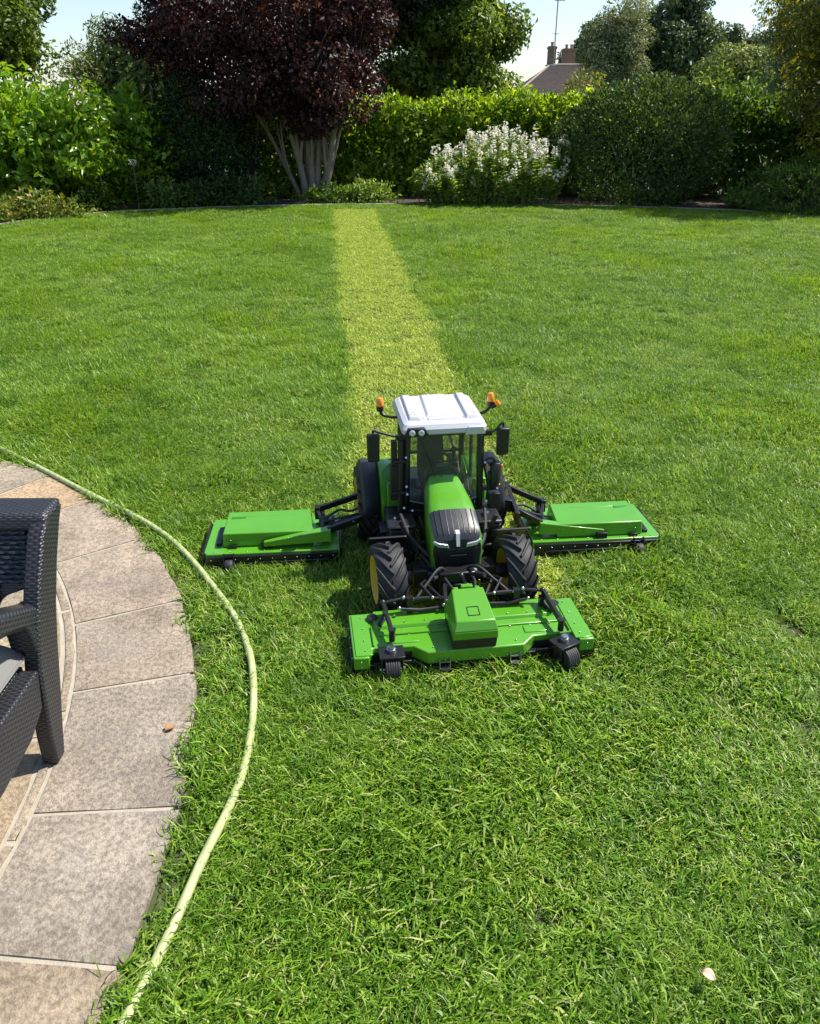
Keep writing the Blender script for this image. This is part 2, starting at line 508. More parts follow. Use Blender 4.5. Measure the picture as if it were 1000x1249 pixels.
def hedge(name, path, z0, z1, thick, leaf, dens, mat, label, seed=1, lump=.12, top_shoots=0.0, group=None, aspect=.5, cat='hedge', round_top=.25, toplean=0.0):
    """clipped hedge along a ground path; leaves over front, top and back, twigs inside"""
    g = np.random.default_rng(seed)
    root = empty(name, (*path[0], 0))
    tag(root, label, cat, group)
    Ps, Ns = [], []
    segs = list(zip(path[:-1], path[1:]))
    z1s = z1 if isinstance(z1, (list, tuple)) else [z1] * len(path)
    mb = MB()
    for i, (a, b) in enumerate(segs):
        a, b = np.array(a), np.array(b)
        Ls = np.linalg.norm(b - a)
        t = (b - a) / Ls
        nrm = np.array([t[1], -t[0]])         # towards the viewer for left-to-right paths
        ha, hb = z1s[i], z1s[i + 1]
        per = (max(ha, hb) - z0) * 2 + thick
        n = int(Ls * per * dens)
        q = g.random(n) * per
        along = g.random(n)
        h = ha + (hb - ha) * along - z0
        # cross-section walk: front up, top, back down
        fz = np.clip(q, 0, h); off = np.where(q < h, thick / 2, np.where(q < h + thick, thick / 2 - (q - h), -thick / 2))
        zz = np.where(q < h, q, np.where(q < h + thick, h, np.maximum(2 * h + thick - q, 0)))
        cn = np.where(q < h, 1.0, np.where(q < h + thick, 0.0, -1.0)); cz = np.where((q >= h) & (q < h + thick), 1.0, 0.0)
        # rounded shoulders
        e = np.clip((zz - (h - round_top)) / round_top, 0, 1)
        off = off * (1 - .35 * e ** 2 * np.abs(cn)) 
        zz = zz - round_top * .5 * (np.abs(off) / (thick / 2)) ** 4 * cz
        x = a[0] + t[0] * Ls * along + nrm[0] * off
        y = a[1] + t[1] * Ls * along + nrm[1] * off
        p = np.stack([x, y, zz + z0], 1)
        nv = np.stack([nrm[0] * cn, nrm[1] * cn, cz + .25 * e], 1)
        lum = lump * (np.sin(x * 3.1 + y) * np.sin(p[:, 2] * 4.3 + x * 1.7) + .6 * np.sin(x * 8.3 + p[:, 2] * 6.1) * np.cos(p[:, 2] * 9.7 + y * 5))
        dep = g.random(n) ** 2 * thick * .35
        p = p + nv * (lum - dep)[:, None]
        if top_shoots:
            k = (cz > 0) & (g.random(n) < .35)
            p[k, 2] += g.random(k.sum()) ** 2 * top_shoots
        Ps.append(p); Ns.append(nv)
        for _ in range(int(Ls * 3)):
            w = g.random(); o0 = (g.random() - .5) * thick * .5
            q0 = np.array([a[0] + t[0] * Ls * w + nrm[0] * o0, a[1] + t[1] * Ls * w + nrm[1] * o0])
            limb(mb, (q0[0] - path[0][0], q0[1] - path[0][1], -.05), (q0[0] - path[0][0] + g.normal() * .15, q0[1] - path[0][1] + g.normal() * .15, z0 + (ha - z0) * (.6 + .25 * g.random())), .022, .006, .1, rnd, 4, 5)
    mb.build('stem', BARK_D, root, smooth=60)['kind'] = 'stuff'
    P = np.concatenate(Ps) - np.array([*path[0], 0]); NV = np.concatenate(Ns)
    n = len(P)
    k = n // 3                                   # leaves inside the hedge, so that no daylight shows through
    ii = g.integers(0, n, k)
    P2 = P[ii] - NV[ii] * (thick * (.25 + .25 * g.random(k)))[:, None]
    P = np.concatenate([P, P2]); NV = np.concatenate([NV, NV[ii]])
    big = np.concatenate([np.ones(n), np.full(k, 2.2)])
    n += k
    nn = NV * .8 + unit(n, g) * .75 + np.array([0, 0, .35])
    d = unit(n, g) + NV * .7 + np.array([0, 0, .15 + toplean])
    leaf_mesh('foliage', P, d, nn, leaf * (.6 + .8 * g.random(n)) * big, mat, root, aspect, g=g)
    return root

def shrub(name, base, radii, leaf, n, mat, label, seed=1, cat='shrub', group=None, lump=.12, cz=None, aspect=.5, upright=.2, stems=9, hollow=.35, flat=.1):
    """rounded bush sitting on the ground: leaves in a lumpy shell"""
    g = np.random.default_rng(seed); gr = random.Random(seed)
    root = empty(name, base)
    tag(root, label, cat, group)
    rx, ry, rz = radii
    c = np.array([0, 0, rz * .92 if cz is None else cz])
    d = unit(n, g)
    lm = 1 + lump * (np.sin(d[:, 0] * 6 + seed) * np.sin(d[:, 2] * 7 + seed) + .7 * np.sin(d[:, 0] * 15 + d[:, 1] * 9) * np.cos(d[:, 2] * 13 + seed))
    q = lm * (1 - hollow * g.random(n) ** 2)
    p = c + d * np.array([rx, ry, rz]) * q[:, None]
    p[:, 2] = np.maximum(p[:, 2], .02 + .12 * g.random(n))
    nn = d * .8 + unit(n, g) * .8 + np.array([0, 0, .3])
    dd = d * .7 + unit(n, g) * .9 + np.array([0, 0, upright])
    mb = MB()
    for k in range(stems):
        a = gr.uniform(0, 2 * PI); r_ = gr.uniform(.3, .75)
        limb(mb, (gr.uniform(-.1, .1) * rx, gr.uniform(-.1, .1) * ry, -.04), (math.cos(a) * rx * r_, math.sin(a) * ry * r_, c[2] + rz * gr.uniform(0, .6)), .02 * max(rz, .3), .005, .15, gr, 5, 5)
    mb.build('stem', BARK_D, root, smooth=60)
    leaf_mesh('foliage', p, dd, nn, leaf * (.6 + .8 * g.random(n)), mat, root, aspect, g=g)
    return root

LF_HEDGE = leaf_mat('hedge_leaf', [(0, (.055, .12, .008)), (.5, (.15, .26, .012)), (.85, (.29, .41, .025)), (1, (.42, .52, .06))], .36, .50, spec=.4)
LF_LAUREL = leaf_mat('laurel_leaf', [(0, (.07, .16, .010)), (.5, (.17, .32, .015)), (.85, (.28, .43, .03)), (1, (.40, .52, .08))], .30, .42, spec=.5)
LF_DARK = leaf_mat('dark_leaf', [(0, (.010, .026, .008)), (.6, (.020, .045, .012)), (1, (.045, .08, .02))], .34, .2)
LF_BOX = leaf_mat('bush_leaf', [(0, (.022, .050, .012)), (.6, (.052, .098, .022)), (1, (.13, .195, .05))], .42, .30, spec=.28)
LF_MAPLE = leaf_mat('maple_leaf', [(0, (.017, .008, .008)), (.6, (.042, .018, .016)), (.92, (.10, .038, .028)), (1, (.17, .07, .045))], .50, .36, (1.6, .9, .7))
LF_TREE = leaf_mat('tree_leaf', [(0, (.050, .095, .014)), (.6, (.13, .20, .03)), (1, (.32, .40, .09))], .40, .46)
LF_OLIVE = leaf_mat('pale_leaf', [(0, (.09, .135, .035)), (.6, (.17, .225, .07)), (1, (.30, .34, .14))], .45, .35)
LF_SILVER = leaf_mat('silver_leaf', [(0, (.10, .125, .06)), (.6, (.20, .24, .12)), (1, (.34, .38, .22))], .5, .25)
LF_FAR = leaf_mat('far_leaf', [(0, (.045, .075, .034)), (.6, (.095, .14, .06)), (1, (.19, .24, .12))], .5, .25)
LF_GOLD = leaf_mat('gold_leaf', [(0, (.035, .055, .010)), (.45, (.13, .15, .02)), (.8, (.34, .30, .035)), (1, (.56, .44, .06))], .42, .40)
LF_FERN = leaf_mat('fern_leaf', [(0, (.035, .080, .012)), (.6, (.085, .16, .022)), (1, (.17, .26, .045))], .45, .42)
LF_FLOWER_SH = leaf_mat('flower_shrub_leaf', [(0, (.07, .13, .02)), (.6, (.18, .28, .045)), (1, (.36, .46, .13))], .42, .42)
LF_LIME = leaf_mat('lime_leaf', [(0, (.07, .12, .015)), (.6, (.16, .22, .03)), (.9, (.30, .30, .06)), (1, (.38, .20, .06))], .42, .3)
PETAL = leaf_mat('petal', [(0, (.78, .76, .64)), (1, (.90, .88, .76))], .6, .45, (1, 1, 1))

# ------------------------------------------------------------------ ground, lawn, beds
def sheet(name, pts, z, mat, kind='structure', parent=None):
    mb = MB()
    mb.add([(x, y, z) for x, y in pts], [tuple(range(len(pts)))])
    o = mb.build(name, mat, parent, smooth=0)
    if kind: o['kind'] = kind
    return o

ground_mat = solid('rough_ground', (.05, .075, .02), .95, noise=.4, nscale=.6)
sheet('ground', [(-600, -40), (600, -40), (600, 1200), (-600, 1200)], -.03, ground_mat)

EDGE = [(-9.5, 7.5), (-7.6, 9.9), (-5.99, 12.18), (-5.1, 13.6), (-2.86, 14.6), (0, 15.0), (2.86, 14.75), (5.45, 13.96), (6.35, 12.96), (8.0, 11.2), (9.5, 9.0)]
EX = np.array([p[0] for p in EDGE]); EY = np.array([p[1] for p in EDGE])
sheet('flower_bed', [(-13, -3), (13, -3), (13, 22), (-13, 22)], -.012, SOIL)
sheet('lawn', [(-9.5, -2.5), (9.5, -2.5)] + EDGE[::-1], 0.0, TURF)

# strip / tractor directions
SV = np.array([-.09680, .99530]); SU = np.array([.99530, .09680])
SO = np.array([.21496, 1.96927])
def uvw(u, v):
    p = SO + SU * u + SV * v
    return float(p[0]), float(p[1])
STRIP_A = math.atan2(SU[1], SU[0])
T_ROT = STRIP_A + math.radians(2.5)
TOX, TOY = uvw(-.03, 0)

# lawn edging: thin pale stone strip round the far edge
mb = MB()
pe = catmull([(x, y, 0) for x, y in EDGE], 6)
row_in, row_out, row_ot = [], [], []
for i, p in enumerate(pe):
    d = (pe[min(i + 1, len(pe) - 1)] - pe[max(i - 1, 0)]).normalized()
    nrm = Vector((-d.y, d.x, 0))
    row_in.append(p + nrm * .02 + Vector((0, 0, .018))); row_out.append(p + nrm * .13 + Vector((0, 0, .018))); row_ot.append(p + nrm * .13 + Vector((0, 0, -.03)))
rin0 = [q + Vector((0, 0, -.048)) for q in row_in]
mb.grid([rin0, row_in, row_out, row_ot])
tag(mb.build('lawn_edging', MORTAR, smooth=30), kind='structure')

# ------------------------------------------------------------------ patio of curved stones
PC = Vector((-3.09, 1.2, 0)); R_OUT, R_IN = 2.545, 2.205
patio = empty('patio', PC)
patio['kind'] = 'structure'
mb = MB()
seg = [math.radians(-60 + 3 * k) for k in range(81)]
mb.grid([[(math.cos(a) * r, math.sin(a) * r, z) for a in seg] for r, z in ((0.2, .0132), (2.528, .0132), (2.535, -.03))])
mb.build('mortar_bed', MORTAR, patio, smooth=0)
def ring_stone(a0, a1, r0, r1, tint, seed):
    g = random.Random(seed)
    n = 9; mrows = 6
    t0 = .018
    rows = []
    jo = g.uniform(-.006, .006)
    for j in range(mrows + 1):
        f = j / mrows
        row = []
        for i in range(n + 1):
            a = a0 + (a1 - a0) * i / n
            r = r0 + (r1 - r0) * f
            e = .007 if (j == mrows) else 0
            rr = r + (g.uniform(-1, .2) * e)
            hz = t0 + .0014 * math.sin(a * 31 + seed) * math.sin(r * 23 + seed * 2) + g.uniform(-.0006, .0006)
            if j in (0, mrows) or i in (0, n): hz -= .0014
            row.append((math.cos(a) * rr, math.sin(a) * rr, hz))
        rows.append(row)
    m_ = MB()
    m_.grid(rows)
    edge = [rows[0][i] for i in range(n + 1)] + [rows[j][n] for j in range(1, mrows + 1)] + [rows[mrows][i] for i in range(n - 1, -1, -1)] + [rows[j][0] for j in range(mrows - 1, 0, -1)]
    k = len(edge)
    m_.add([p for p in edge] + [(p[0], p[1], -.03) for p in edge], [(i, (i + 1) % k, k + (i + 1) % k, k + i) for i in range(k)])
    o = m_.build('paving_stone', STONE, patio, smooth=50)
    o.color = (*tint, 1)
    return o
J = [-46, -36, -26, -15.5, -5.35, 3.6, 15.2, 24.5, 36.0, 46.8, 55.2, 65, 76, 87, 98, 110, 122]
TINTS = {-5.35: (.98, .97, .96), 3.6: (1.0, .98, .97), 15.2: (1.05, 1.0, .95), 24.5: (1.08, 1.01, .95), 36.0: (1.10, 1.03, .97), 46.8: (1.22, 1.02, .78), 55.2: (1.05, 1.02, .95), -15.5: (1.06, .98, .87)}
for i in range(len(J) - 1):
    gap = .0052
    ring_stone(math.radians(J[i]) + gap / 2, math.radians(J[i + 1]) - gap / 2, R_IN, R_OUT, TINTS.get(J[i], (1.08, 1.02, .93)), 20 + i)
J2 = [-50, -34, -20, -3, 10.5, 29, 42, 57, 74, 92, 110]
for i in range(len(J2) - 1):
    ring_stone(math.radians(J2[i]) + .004, math.radians(J2[i + 1]) - .004, 1.74, 2.162, (rnd.uniform(1.06, 1.18), rnd.uniform(1.0, 1.06), rnd.uniform(.84, .93)), 60 + i)
J3 = [-50, -28, -8, 15, 38, 60, 85, 110]
for i in range(len(J3) - 1):
    ring_stone(math.radians(J3[i]) + .005, math.radians(J3[i + 1]) - .005, 1.22, 1.715, (rnd.uniform(1.05, 1.3), rnd.uniform(1.0, 1.1), rnd.uniform(.85, .98)), 80 + i)
# thin sliver stones between the two rings
J4 = [-50, -22, -9, 1.5, 13, 27, 39, 55, 75, 110]
for i in range(len(J4) - 1):
    ring_stone(math.radians(J4[i]) + .004, math.radians(J4[i + 1]) - .004, 2.172, 2.196, (1.06, 1.0, .92), 95 + i)

# ------------------------------------------------------------------ grass
BLADE = leaf_mat('grass_blade', [(0, (.050, .118, .006)), (.40, (.122, .262, .011)), (.72, (.240, .405, .028)), (.92, (.46, .58, .11)), (.97, (.50, .50, .19)), (1, (.60, .56, .28))],
                 .42, .38, (1.28, 1.25, .42), spec=.38, patch=.5, pscale=1.1, pcol=(.225, .355, .04), dark=.6)
MOWN = leaf_mat('mown_blade', [(0, (.10, .17, .014)), (.3, (.35, .45, .045)), (.8, (.55, .62, .11)), (1, (.76, .78, .27))],
                .45, .3, (1.2, 1.15, .5), spec=.35, patch=.6, pscale=7.0, pcol=(.30, .42, .035), dark=.35)

def blade_clump(name, n, rad, hmin, hmax, wid, lean, curl, mat, seed, flat=0.0, straw=.04, flow=0.0):
    g = np.random.default_rng(seed)
    r = rad * np.sqrt(g.random(n)); a = g.random(n) * 2 * PI
    x0, y0 = r * np.cos(a), r * np.sin(a)
    az = g.random(n) * 2 * PI
    if flow: az = np.where(g.random(n) < flow, g.normal(size=n) * .45, az)
    Lb = hmin + (hmax - hmin) * g.random(n) ** 1.3
    ln = lean * (.25 + g.random(n) * 1.1)
    w = wid * (.6 + .7 * g.random(n))
    tw = g.normal(size=n) * curl
    lying = g.random(n) < flat
    ln = np.where(lying, 1.35 + .2 * g.random(n), ln)
    st = 3
    V = np.zeros((n, st * 2 + 1, 3))
    px, py, pz = x0.copy(), y0.copy(), np.where(lying, .004 + .010 * g.random(n), 0)
    ang = np.where(lying, 1.15, ln * .25)      # angle from vertical
    for k in range(st + 1):
        ww = w * (1.0, .95, .7, 0)[k] * .5
        sx, sy = -np.sin(az), np.cos(az)
        if k < st:
            V[:, 2 * k, 0] = px + sx * ww; V[:, 2 * k, 1] = py + sy * ww; V[:, 2 * k, 2] = pz
            V[:, 2 * k + 1, 0] = px - sx * ww; V[:, 2 * k + 1, 1] = py - sy * ww; V[:, 2 * k + 1, 2] = pz
        else:
            V[:, 6, 0] = px; V[:, 6, 1] = py; V[:, 6, 2] = pz
        stp = Lb / st
        px = px + np.cos(az) * np.sin(ang) * stp; py = py + np.sin(az) * np.sin(ang) * stp
        pz = np.maximum(pz + np.cos(ang) * stp, .002)
        ang = np.where(lying, ang + .25 * g.normal(size=n), ang + ln * .55)
        az = az + tw
    base = np.arange(n)[:, None] * 7
    quads = np.concatenate([base + np.array([[0, 1, 3, 2]]), base + np.array([[2, 3, 5, 4]])], 1).reshape(-1, 4)
    tris = (base + np.array([[4, 5, 6]])).reshape(-1, 3)
    li = np.concatenate([quads.reshape(-1), tris.reshape(-1)])
    ls = np.concatenate([np.arange(len(quads)) * 4, len(quads) * 4 + np.arange(len(tris)) * 3])
    me = bpy.data.meshes.new(name)
    me.vertices.add(n * 7); me.vertices.foreach_set('co', V.astype(np.float32).reshape(-1))
    me.loops.add(len(li)); me.loops.foreach_set('vertex_index', li.astype(np.int32))
    me.polygons.add(len(ls)); me.polygons.foreach_set('loop_start', ls.astype(np.int32))
    tone = np.clip(g.random(n) * .93, 0, .935)
    tone = np.where(g.random(n) < straw, .95 + .05 * g.random(n), tone)
    at = me.attributes.new('tone', 'FLOAT', 'POINT'); at.data.foreach_set('value', np.repeat(tone, 7).astype(np.float32))
    me.materials.append(mat)
    me.update(calc_edges=True); me.validate()
    me.shade_smooth()
    return bpy.data.objects.new(name, me)

def scatter(name, pts, rotz, scl, variant_objs, idx, label=None):
    """one object: a point mesh whose geometry nodes put a tuft on every point"""
    me = bpy.data.meshes.new(name)
    n = len(pts)
    me.vertices.add(n); me.vertices.foreach_set('co', pts.astype(np.float32).reshape(-1))
    for nm, ty, arr in (('rz', 'FLOAT', rotz), ('pick', 'INT', idx)):
        a = me.attributes.new(nm, ty, 'POINT'); a.data.foreach_set('value', arr.astype(np.float32 if ty == 'FLOAT' else np.int32))
    a = me.attributes.new('scl', 'FLOAT_VECTOR', 'POINT'); a.data.foreach_set('vector', scl.astype(np.float32).reshape(-1))
    for m_ in {o.data.materials[0].name for o in variant_objs}: me.materials.append(bpy.data.materials[m_])
    o = link(bpy.data.objects.new(name, me))
    o['kind'] = 'stuff'
    col = bpy.data.collections.new(name + '_tufts')
    for v in variant_objs: col.objects.link(v)
    ng = bpy.data.node_groups.new(name + '_nodes', 'GeometryNodeTree')
    ng.interface.new_socket('Geometry', in_out='INPUT', socket_type='NodeSocketGeometry')
    ng.interface.new_socket('Geometry', in_out='OUTPUT', socket_type='NodeSocketGeometry')
    nd = ng.nodes
    gi, go = nd.new('NodeGroupInput'), nd.new('NodeGroupOutput')
    ci = nd.new('GeometryNodeCollectionInfo')
    ci.inputs['Collection'].default_value = col
    ci.inputs['Separate Children'].default_value = True
    ci.inputs['Reset Children'].default_value = True
    ip = nd.new('GeometryNodeInstanceOnPoints')
    def attr(nm, ty):
        a_ = nd.new('GeometryNodeInputNamedAttribute'); a_.data_type = ty; a_.inputs['Name'].default_value = nm
        return a_.outputs['Attribute']
    cx = nd.new('ShaderNodeCombineXYZ')
    ng.links.new(attr('rz', 'FLOAT'), cx.inputs['Z'])
    er = nd.new('FunctionNodeEulerToRotation')
    ng.links.new(cx.outputs[0], er.inputs[0])
    ng.links.new(gi.outputs[0], ip.inputs['Points'])
    ng.links.new(ci.outputs[0], ip.inputs['Instance'])
    ip.inputs['Pick Instance'].default_value = True
    ng.links.new(attr('pick', 'INT'), ip.inputs['Instance Index'])
    ng.links.new(er.outputs[0], ip.inputs['Rotation'])
    ng.links.new(attr('scl', 'FLOAT_VECTOR'), ip.inputs['Scale'])
    ng.links.new(ip.outputs[0], go.inputs[0])
    md = o.modifiers.new('tufts', 'NODES'); md.node_group = ng
    return o

HOSE = [(-2.9, 4.15), (-2.45, 3.88), (-2.015, 3.598), (-1.432, 3.112), (-.96, 2.703), (-.644, 2.268), (-.50, 1.98), (-.436, 1.72), (-.419, 1.508), (-.428, 1.36), (-.455, 1.211), (-.487, 1.02), (-.520, .845), (-.57, .60), (-.65, .25), (-.78, -.2)]
hose_pts = np.array([tuple(p) for p in catmull([(x, y, 0) for x, y in HOSE], 10)])[:, :2]

def dist_to_hose(P):
    d = np.full(len(P), 9.0)
    near = P[:, 0] < .2
    q = P[near]
    dd = np.full(len(q), 9.0)
    for h in hose_pts:
        dd = np.minimum(dd, np.hypot(q[:, 0] - h[0], q[:, 1] - h[1]))
    d[near] = dd
    return d

def noise2(x, y, s):
    return .5 + .25 * (np.sin(x * s + 1.3 * np.sin(y * s * .7)) + np.sin(y * s * 1.13 + 1.7 * np.sin(x * s * .6 + 2)))

tall = [blade_clump('tuft', 74, .055, .024, .064, .0034, 1.45, .62, BLADE, 100 + k) for k in range(9)] + \
       [blade_clump('tuft', 66, .055, .022, .056, .0036, 1.9, .9, BLADE, 120 + k, flat=.25, straw=.09) for k in range(5)] + \
       [blade_clump('tuft', 74, .055, .030, .072, .0036, 2.0, .35, BLADE, 140 + k, straw=.06, flow=.8) for k in range(5)]
short = [blade_clump('cut_tuft', 95, .055, .008, .030, .0034, 1.0, .5, MOWN, 200 + k, flat=.72, straw=.0) for k in range(8)]

g = np.random.default_rng(3)
N0 = 105000
Y = np.concatenate([.25 + 5.75 * g.random(int(N0 * .43)), 6 + 9.2 * g.random(int(N0 * .8))])
X = (g.random(len(Y)) * 2 - 1) * (1.5 + .62 * Y)
keepp = g.random(len(Y)) < (1.5 + .62 * Y) / np.where(Y < 6, 1.5 + .62 * 6, 1.5 + .62 * 15.2)
X, Y = X[keepp], Y[keepp]
ok = Y < np.interp(X, EX, EY) - .02
ok &= np.hypot(X - PC.x, Y - PC.y) > R_OUT + .030
X, Y = X[ok], Y[ok]
su = (X - SO[0]) * SU[0] + (Y - SO[1]) * SU[1]
sv = (X - SO[0]) * SV[0] + (Y - SO[1]) * SV[1]
wob = .006 * np.sin(sv * 9) + .006 * np.sin(sv * 23)
strip = (su > -.345 + wob) & (su < .378 + wob) & (sv > .10) & (sv < 12.3)
P = np.stack([X, Y], 1)
dh = dist_to_hose(P)
sc = .72 + .38 * noise2(X, Y, 2.3) * 1.0 + .55 * (noise2(X, Y, 9.0) - .5) + .40 * (noise2(X + 3, Y - 1, 21.0) - .5) + .14 * g.random(len(X))
sc = np.maximum(sc, .66)
hsc = np.where(dh < .016, .55, 1.0)
# flattened under the wing mowers
under = (np.abs(su) < .95) & (sv > .60) & (sv < .88)
hsc = np.where(under, hsc * .55, hsc)
under2 = (np.abs(su + .03) < .36) & (sv > -.02) & (sv < .2)
hsc = np.where(under2, hsc * .45, hsc)
keep = ~strip
sel = keep
Zs = np.zeros(sel.sum())
pts = np.stack([X[sel], Y[sel], Zs + .001], 1)
scl = np.stack([np.maximum(sc[sel], .85) * 1.08, np.maximum(sc[sel], .85) * 1.08, sc[sel] * hsc[sel]], 1)
flatp = noise2(X[sel] + 5, Y[sel], 3.7) + .35 * g.random(sel.sum())
idx = np.where(flatp > .80, 9 + g.integers(0, 5, sel.sum()), g.integers(0, 9, sel.sum()))
lean_f = noise2(X[sel] * 1.3, Y[sel] * 1.1 + 3, 2.6) + .5 * g.random(sel.sum())
idx = np.where(lean_f > .86, 14 + g.integers(0, 5, sel.sum()), idx)
flow_a = -.9 + 1.6 * np.sin(X[sel] * 1.4 + .6 * Y[sel]) * np.cos(Y[sel] * 1.7) + .5 * g.normal(size=sel.sum())
rot_all = np.where(idx >= 14, flow_a, g.random(sel.sum()) * 2 * PI)
lawn_grass = scatter('lawn_grass', pts, rot_all, scl, tall, idx)
tag(lawn_grass, 'long green unmown lawn grass round the patio and mowers', 'grass')
N1 = 4300
u1 = -.345 + .72 * g.random(N1); v1 = .12 + 12.1 * g.random(N1)
u1 += .006 * np.sin(v1 * 9) + .006 * np.sin(v1 * 23)
px = SO[0] + SU[0] * u1 + SV[0] * v1; py = SO[1] + SU[1] * u1 + SV[1] * v1
s1 = .7 + .75 * g.random(N1)
mown = scatter('mown_grass', np.stack([px, py, np.full(N1, .001)], 1), g.random(N1) * 2 * PI, np.stack([s1, s1, s1], 1), short, g.integers(0, 8, N1))
tag(mown, 'pale yellow strip of freshly mown grass behind the tractor', 'grass')

# ------------------------------------------------------------------ garden hose
def hose_mat():
    m, N, L, B = new_mat('hose_rubber')
    uv = N.new('ShaderNodeUVMap')
    wv = N.new('ShaderNodeTexWave'); wv.inputs['Scale'].default_value = 9.0; wv.inputs['Distortion'].default_value = 2.5; wv.inputs['Detail'].default_value = 2
    ge = N.new('ShaderNodeNewGeometry')
    L.new(ge.outputs['Position'], wv.inputs['Vector'])
    nz = N.new('ShaderNodeTexNoise'); nz.inputs['Scale'].default_value = 14; nz.inputs['Detail'].default_value = 5
    L.new(ge.outputs['Position'], nz.inputs['Vector'])
    r = N.new('ShaderNodeValToRGB')
    r.color_ramp.elements[0].position = .3; r.color_ramp.elements[0].color = (.36, .43, .16, 1)
    r.color_ramp.elements[1].position = .7; r.color_ramp.elements[1].color = (.50, .54, .25, 1)
    L.new(nz.outputs['Fac'], r.inputs['Fac'])
    mx = N.new('ShaderNodeMix'); mx.data_type = 'RGBA'; mx.blend_type = 'MULTIPLY'; mx.inputs['Factor'].default_value = .22
    L.new(r.outputs['Color'], mx.inputs['A']); L.new(wv.outputs['Color'], mx.inputs['B'])
    L.new(mx.outputs['Result'], B.inputs['Base Color'])
    B.inputs['Roughness'].default_value = .5
    return m
mb = MB()
hp = catmull([(x, y, .026 + .005 * math.sin(i * 2.1)) for i, (x, y) in enumerate(HOSE)], 14)
mb.tube(hp, [.0109 + .0003 * math.sin(i * .9) for i in range(len(hp))], 14)
tag(mb.build('garden_hose', hose_mat(), smooth=60), 'pale yellow green garden hose curving across the grass beside the patio', 'hose')

# fallen leaves
def fallen_leaf(loc, rz, size, mat, label):
    m_ = MB()
    rows = []
    for i in range(7):
        t = i / 6
        w = size * .42 * math.sin(PI * min(.98, t * .92 + .06)) ** .8
        rows.append([(size * (t - .5), w * s, .006 * size / .03 * (abs(s) ** 2) + .004 * math.sin(t * 4)) for s in (-1, -.5, 0, .5, 1)])
    m_.grid(rows)
    m_.tube([(size * -.5, 0, .001), (size * -.72, size * .08, .003)], size * .02, 5)
    o = m_.build('fallen_leaf', mat, smooth=60)
    sd = o.modifiers.new('thick', 'SOLIDIFY'); sd.thickness = .0006
    o.location = loc; o.rotation_euler = (.05, .06, rz)
    tag(o, label, 'leaf', 'fallen leaves')
    return o
fallen_leaf((-.645, 1.625, .0205), .9, .028, solid('brown_leaf', (.30, .155, .06), .7, noise=.4, nscale=80), 'orange brown dry leaf lying on the curved patio stone')
fallen_leaf((.56, .925, .052), -.5, .026, solid('pale_dry_leaf', (.62, .44, .32), .7, noise=.2, nscale=80), 'pale pinkish dry leaf lying in the long grass')
# ------------------------------------------------------------------ background planting
tree('broadleaf_tree', (-9.4, 18.4, 0), [((-9.5, 18.4, 4.0), (2.3, 1.6, 2.3)), ((-8.3, 18.2, 2.7), (1.1, .9, .7))], 70, .48, .115, 330, LF_TREE, BARK_D,
     'tall mid green broadleaf tree at the far left behind the bright laurel', 'tree', 'trees behind the garden', .16, seed=21, limbs=16)
tree('willow_tree', (-5.9, 19.6, 0), [((-5.9, 19.6, 1.9), (1.7, 1.1, 1.35))], 60, .34, .10, 240, LF_OLIVE, BARK_D,
     'pale olive feathery tree between the bright laurel and the purple maple', 'tree', 'trees behind the garden', .08, seed=22, up=.1, limbs=12, aspect=.3)
tree('dark_tree', (-1.6, 20.4, 0), [((-1.4, 20.4, 4.2), (2.3, 1.5, 2.3)), ((-4.6, 20.6, 4.4), (1.6, 1.2, 1.2))], 80, .5, .12, 260, LF_DARK, BARK_D,
     'dark green tree rising directly behind the purple maple', 'tree', 'trees behind the garden', .15, seed=23)
tree('broadleaf_tree', (1.2, 20.8, 0), [((.75, 20.8, 4.3), (1.75, 1.6, 2.4)), ((1.75, 20.5, 3.1), (.6, .8, .7)), ((.7, 20.5, 2.05), (1.7, 1.1, .75))], 112, .42, .12, 330, LF_TREE, BARK_D,
     'leafy green tree behind the hedge, between purple maple and house', 'tree', 'trees behind the garden', .16, seed=24, limbs=18)
tree('conifer_tree', (8.9, 20.5, 0), [((8.9, 20.5, 3.3), (1.0, 1.0, 2.0))], 50, .34, .08, 260, LF_FAR, BARK_D,
     'dusky green tree partly hidden behind the golden tree', 'tree', 'trees behind the garden', .1, seed=25, aspect=.25, droop=.3)
tree('golden_tree', (7.7, 14.9, 0), [((7.75, 14.9, 3.2), (1.75, 1.4, 2.6)), ((7.0, 14.7, 2.4), (1.0, .9, .9)), ((7.4, 14.5, 1.6), (1.1, .8, .8))], 84, .36, .075, 360, LF_GOLD, BARK_D,
     'golden green drooping tree at the right edge of the garden', 'tree', 'trees behind the garden', .13, seed=26, droop=.5, limbs=18, aspect=.42, inner=.08)
# far trees beyond the hedge
tree('silver_tree', (10.3, 45, 0), [((10.3, 45, 4.2), (1.7, 1.4, 2.3))], 60, .55, .16, 200, LF_SILVER, BARK_D,
     'silvery grey green tree to the right of the roof', 'tree', 'far trees beyond the hedge', .2, seed=31, aspect=.35)
tree('far_tree', (13.6, 47, 0), [((13.5, 47, 4.3), (2.3, 1.8, 2.9)), ((12.6, 46.6, 3.6), (1.3, 1.2, 1.6))], 90, .6, .2, 210, LF_FAR, BARK_D,
     'tall dark green tree in the middle of the far group beyond the hedge', 'tree', 'far trees beyond the hedge', .25, seed=32)
tree('far_tree', (17.2, 88, 0), [((17.2, 88, 6.4), (1.7, 1.6, 2.3)), ((15.7, 88, 5.4), (1.1, 1.2, 1.2))], 40, .7, .28, 170, LF_FAR, BARK_D,
     'small dark tree just behind the second brick chimney', 'tree', 'far trees beyond the hedge', .2, seed=33)
